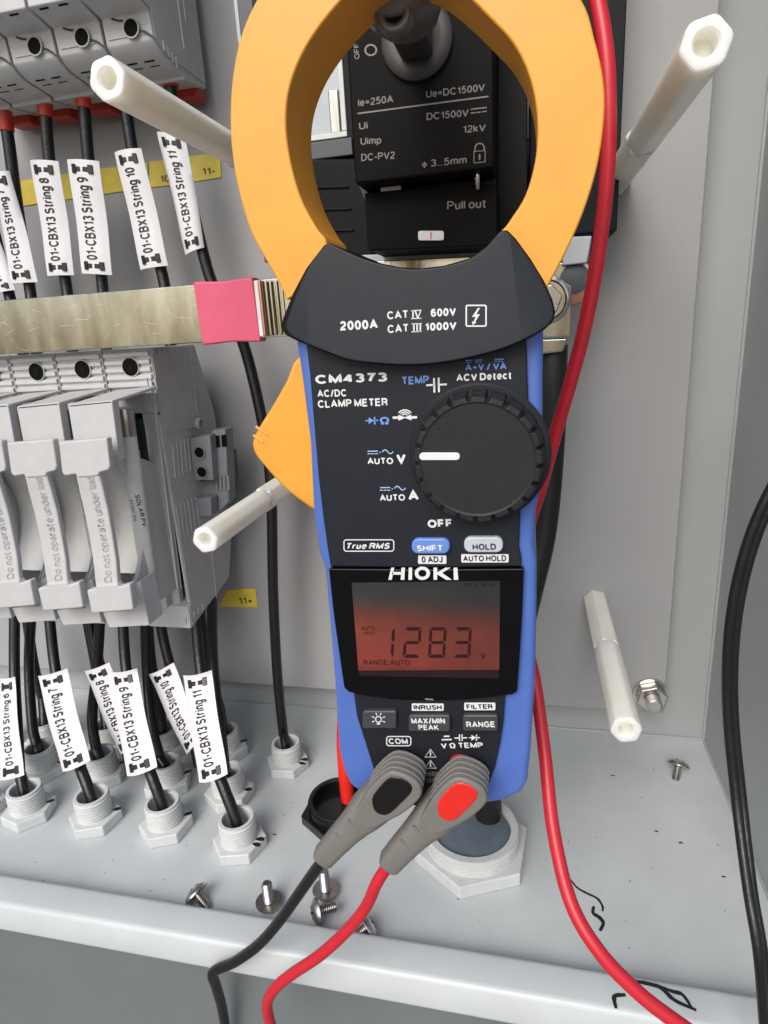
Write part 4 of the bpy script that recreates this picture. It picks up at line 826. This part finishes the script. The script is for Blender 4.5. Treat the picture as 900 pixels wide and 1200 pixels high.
# panel print
Y = YM
def pt(s, a, b_, cap, bold=.012, m='white', shear=0): return text(s, a, b_, cap, Y, m, M, bold=bold, shear=shear)
pt('CM4373', (370,450), (454,447), 10.5, .028); pt('AC/DC', (372.5,465.5), (406,464.5), 8.5, .02); pt('CLAMP METER', (373,478), (454.5,475.5), 9, .02)
pt('TEMP', (472,451), (503,449.5), 9.5, .02, 'lblue'); pt('A+V / VA', (545.5,434.5), (593.5,432.8), 8, .02, 'lblue'); pt('ACV Detect', (535,447), (599,444), 8.5, .025)
pt('\u03a9', (445.5,497.5), (456.5,497.3), 9, .02, 'lblue'); pt('AUTO', (431,544), (461,543.8), 7.5, .02); pt('V', (465,543.5), (476,543.3), 12, .035); pt('AUTO', (445.5,587), (475,586.5), 7.5, .02); pt('A', (479,586.5), (491,586.2), 12, .035)
pt('OFF', (501.7,618.5), (529.5,617.5), 9.5, .035); pt('True RMS', (407.5,643.2), (457.5,643.2), 7, .02, shear=.3); pt('COM', (456,871.5), (478.5,871.8), 6.5, .02); pt('V \u03a9 TEMP', (517.5,876.8), (566.5,876), 6.2, .02)
pt('1000V', (500,909.5), (519,909.5), 5.2, .01, 'gprint'); pt('1700V', (500,917.5), (519,917.5), 5.2, .01, 'gprint')
Y = YM
class Sym:
    def __init__(s, m): s.q = MB(); s.m = m
    def __enter__(s): return s.q
    def __exit__(s, *a): s.q.build('printed_symbol', s.m, M)
with Sym('white') as q:      # capacitor
    for p, w_ in (([(500,451.5),(508,451)], 2.2), ([(508.6,443.5),(509,459.5)], 2.2), ([(514,443),(514.4,459)], 2.2), ([(515,450.8),(523,450.4)], 2.2)): stroke(q, p, w_, Y)
with Sym('white') as q:      # continuity buzzer
    stroke(q, [(461,489.5),(468,489.3)], 3, Y); q.add(px([(467,486),(475.5,489.5),(467,493)], Y-.0135), [(0,1,2)]); stroke(q, [(481,489.2),(488,489)], 3, Y); q.add(px([(482,485.8),(473.5,489.3),(482,492.6)], Y-.015), [(0,1,2)])
    for r in (3.5,6.5,9.5): stroke(q, [(474.5+r*math.cos(a)*.9, 488+(-r*math.sin(a))*.8) for a in [R_(35+i*11) for i in range(11)]], 1.5, Y)
with Sym('white') as q: outline(q, rrect(402.5,632,462,646.5,3.5), 1.2, Y)
with Sym('white') as q: outline(q, rrect(452.5,862.5,482,874.5,3.5), 1.2, Y)
for cy in (877.5, 890.5):
    with Sym('white') as q: outline(q, [(504.5,cy),(511.5,cy+10),(497.5,cy+10)], 1.1, Y); stroke(q, [(504.5,cy+3),(504.5,cy+8)], 1.3, Y)
with Sym('white') as q: stroke(q, [(518,866.9),(529,866.6)], 1.6, Y); stroke(q, [(520.5,862.9),(526.5,862.7)], 1.6, Y)
with Sym('white') as q:
    for p in ([(533,864.9),(538,864.8)], [(538.5,861),(538.5,868)], [(541.5,861),(541.5,868)], [(542,864.8),(547,864.6)]): stroke(q, p, 1.4, Y)
with Sym('white') as q: stroke(q, [(550,864.6),(562,864.4)], 1.2, Y); q.add(px([(552.5,861.2),(558,864.5),(552.5,867.8)], Y-.0145), [(0,1,2)]); stroke(q, [(558.4,861.2),(558.4,867.8)], 1.3, Y)
with Sym('lblue') as q: stroke(q, [(428.5,493),(443,492.6)], 1.5, Y); q.add(px([(432,489),(438,492.8),(432,497)], Y-.0145), [(0,1,2)]); stroke(q, [(439,489),(439.2,497)], 1.7, Y)
for p in ([(546,422.6),(553,422.3)], [(557,422.2),(565,421.8)], [(580,421.2),(590,420.8)]):
    with Sym('lblue') as q:
        stroke(q, p, 1.3, Y); (xa, ya), (xb, yb) = p; n_ = 3
        for k in range(n_): u = xa+(xb-xa)*k/n_; stroke(q, [(u, ya+2.3), (u+(xb-xa)/n_-1.2, ya+2.2)], 1, Y)
for (x_, y_) in ((431,528.8),(445.5,571.5)):
    with Sym('cyan') as q:
        stroke(q, [(x_,y_),(x_+11.5,y_-.2)], 1.2, Y)
        for k in range(3): stroke(q, [(x_+k*4.3,y_+3),(x_+2.9+k*4.3,y_+2.9)], 1.1, Y)
    with Sym('cyan') as q: stroke(q, [(x_+13.6,y_+1.4),(x_+14.6,y_+1.4)], 1.2, Y); stroke(q, [(x_+17+i*1.05, y_+.6-2.3*math.sin(i*math.pi/6)) for i in range(13)], 1.2, Y)
# buttons with caps
def button(x0, y0, x1_, y1, m, words, wm, r=5, d=.16):
    b_ = MB().prism(px(rrect(x0, y0, x1_, y1, r), Y-d), (0, d+.04, 0)).build('button', m, M, bev=.06, seg=3)
    for w_, a, c_, cap in words: text(w_, a, c_, cap, Y-d, wm, b_, bold=.02)
    return b_
button(482,631.5,527,649.5,'bbtn',[('SHIFT',(489,646),(518.5,645.8),7.2)],'white', 8); button(543.5,629.5,589.5,648,'wbtn',[('HOLD',(554,644.5),(581.5,644),7.2)],'dprint', 8)
button(478.5,838.5,527.5,858,'dbtn',[('MAX/MIN',(482.5,848),(522,848),6.8),('PEAK',(491,855.2),(514.5,855.2),6)],'white', 3); button(542,838.5,583.5,857.5,'dbtn',[('RANGE',(547,852.3),(580,851.9),6.8)],'white', 3)
lb_ = button(424.5,833.5,464.5,854.5,'dbtn',[],'white', 3)
q = MB(); Yq = Y-.16; outline(q, [(443.5+4*math.cos(i*math.pi/8), 843+4*math.sin(i*math.pi/8)) for i in range(16)], 1.2, Yq); stroke(q, [(442,848.3),(445,848.3)], 1.6, Yq)
for i in range(8):
    a = i*math.pi/4+.4
    if abs(a-math.pi/2) > .5: stroke(q, [(443.5+5.5*math.cos(a), 843+5.5*math.sin(a)), (443.5+8*math.cos(a), 843+8*math.sin(a))], 1.1, Yq)
q.build('lamp_symbol', 'white', lb_)
def plate(x0, y0, x1_, y1, s, a, c_, cap):
    p_ = MB().prism(px(rrect(x0, y0, x1_, y1, 1.2, 3), Y-.012), (0, .01, 0)).build('printed_tab', 'white', M); text(s, a, c_, cap, Y-.013, 'dprint', p_, bold=.02)
plate(490,650.8,523,660.8,'0 ADJ',(494.5,659.2),(519,658.9),7.2); plate(540.5,649.5,596,659.2,'AUTO HOLD',(543,657.8),(593.5,657.4),6.8); plate(482.5,824.5,520,833,'INRUSH',(485,831.6),(518,831.6),5.6); plate(544,823.5,580.5,832.3,'FILTER',(547,830.8),(577.5,830.6),5.6)
# sockets
for (x_, y_), m_ in (((465,897),'sock'), ((541,896),'redp')): MB().rev([(.40,0),(.40,-.14),(.34,-.18),(.3,-.18)], A(x_, y_, YM), ax=(0,1,0), seg=36).build('socket', m_, M, bev=.02)

# ============================================================ TEST LEADS with angled grey boots
def lead(secs, insert, ipts, cpath, cm, im, label, wire_lbl):
    t = thing('test_lead', label, 'test lead', A(541+secs[0], 940+secs[1], 15.7), 'test leads plugged into the meter')
    dx, dy = secs; sh = lambda pts: [(x+dx, y+dy) for x, y in pts]
    q = MB(); C0 = [A(x+dx, y+dy, Yy) for x, y, Yy, w_, h_ in TAIL]; rings = []; n = len(C0)
    for i in range(n):
        tt = (C0[min(i+1, n-1)]-C0[max(i-1, 0)]).normalized(); side = V((0,-1,0)).cross(tt).normalized(); up_ = tt.cross(side).normalized()
        w_, h_ = TAIL[i][3]/2, TAIL[i][4]/2
        rings.append([C0[i]+side*(w_*math.copysign(abs(math.cos(a))**.6, math.cos(a)))+up_*(h_*math.copysign(abs(math.sin(a))**.6, math.sin(a))) for a in [2*math.pi*k/28 for k in range(28)]])
    q.loft(rings); q.build('boot_sleeve', 'boot', t, ang=50)
    hd = cr_([A(x, y, 15.1) for x, y in sh(HEAD)], 2, True)
    MB().prism(hd, (0, 1.1, 0)).build('boot', 'boot', t, bev=.14, seg=4, ang=30)
    top = cr_([A(x, y, 15.1) for x, y in sh([(504,941),(513,928.5),(527,916),(537,912.5),(552,916.5),(565,924.5),(570,933)])], 2)
    for d_ in (.24, .48, .72, .96): MB().tube([p+V((0, d_, 0)) for p in top], .05, 8).build('ridge', 'boot', t)
    MB().prism(cr_([A(x, y, 15.06) for x, y in sh(ipts)], 2, True), (0, .3, 0)).build('insert', im, t, bev=.05, seg=3, ang=30)
    for a_, b_ in (((484,968),(497,980)), ((470,984),(482,996))): MB().tube([A(*sh([a_])[0], 15.12), A(*sh([b_])[0], 15.12)], .04, 8).build('sleeve_groove', 'boot', t)
    MB().tube(path(cpath, 10), .2, 16).build('wire', cm, t, ang=60); return t
TAIL = [(533,934,15.75,1.30,.9),(519,945,15.7,1.32,.95),(507,957,15.6,1.2,.95),(496,968,15.55,1.0,.88),(485,979,15.5,.90,.80),(470,995,15.45,.82,.76),(457,1010,15.4,.76,.72),(455,1012,15.4,.66,.62)]
HEAD = [(502,944),(512,929),(527,915.5),(537,912),(552,916),(565,924),(570.5,933),(570,942),(560,953),(545,964),(525,974),(509,980),(497,976),(490,966)]
INS = [(512.5,945),(516,937),(527,924),(534,919),(543,918.3),(555,924),(560,931),(557,939),(545,951),(534,961),(524,963),(515,957)]
t1 = lead((0,0), 0, INS, [(462,1004,15.4),(452,1018,15.4),(441,1036,15.3),(428,1064,15.3),(405,1092,15.3),(374,1120,15.3),(340,1143,15.35),(321,1160,15.4),(313,1180,15.5),(321,1215,15.6)], 'red', 'redp', 'red test lead with grey boot and red insert, in the right socket', '')
t2 = lead((-77,-7), 0, INS, [(389,994,15.4),(374,1014,15.5),(354,1042,15.7),(330,1076,15.9),(304,1106,16.1),(275,1127,16.2),(254,1136,16.3),(249,1143,16.35),(253,1155,16.6),(260,1180,17),(266,1215,17.3)], 'cable', 'ins', 'black test lead with grey boot and black insert, in the left COM socket', '')
for o in bpy.data.objects:
    if '_o' in o: del o['_o']
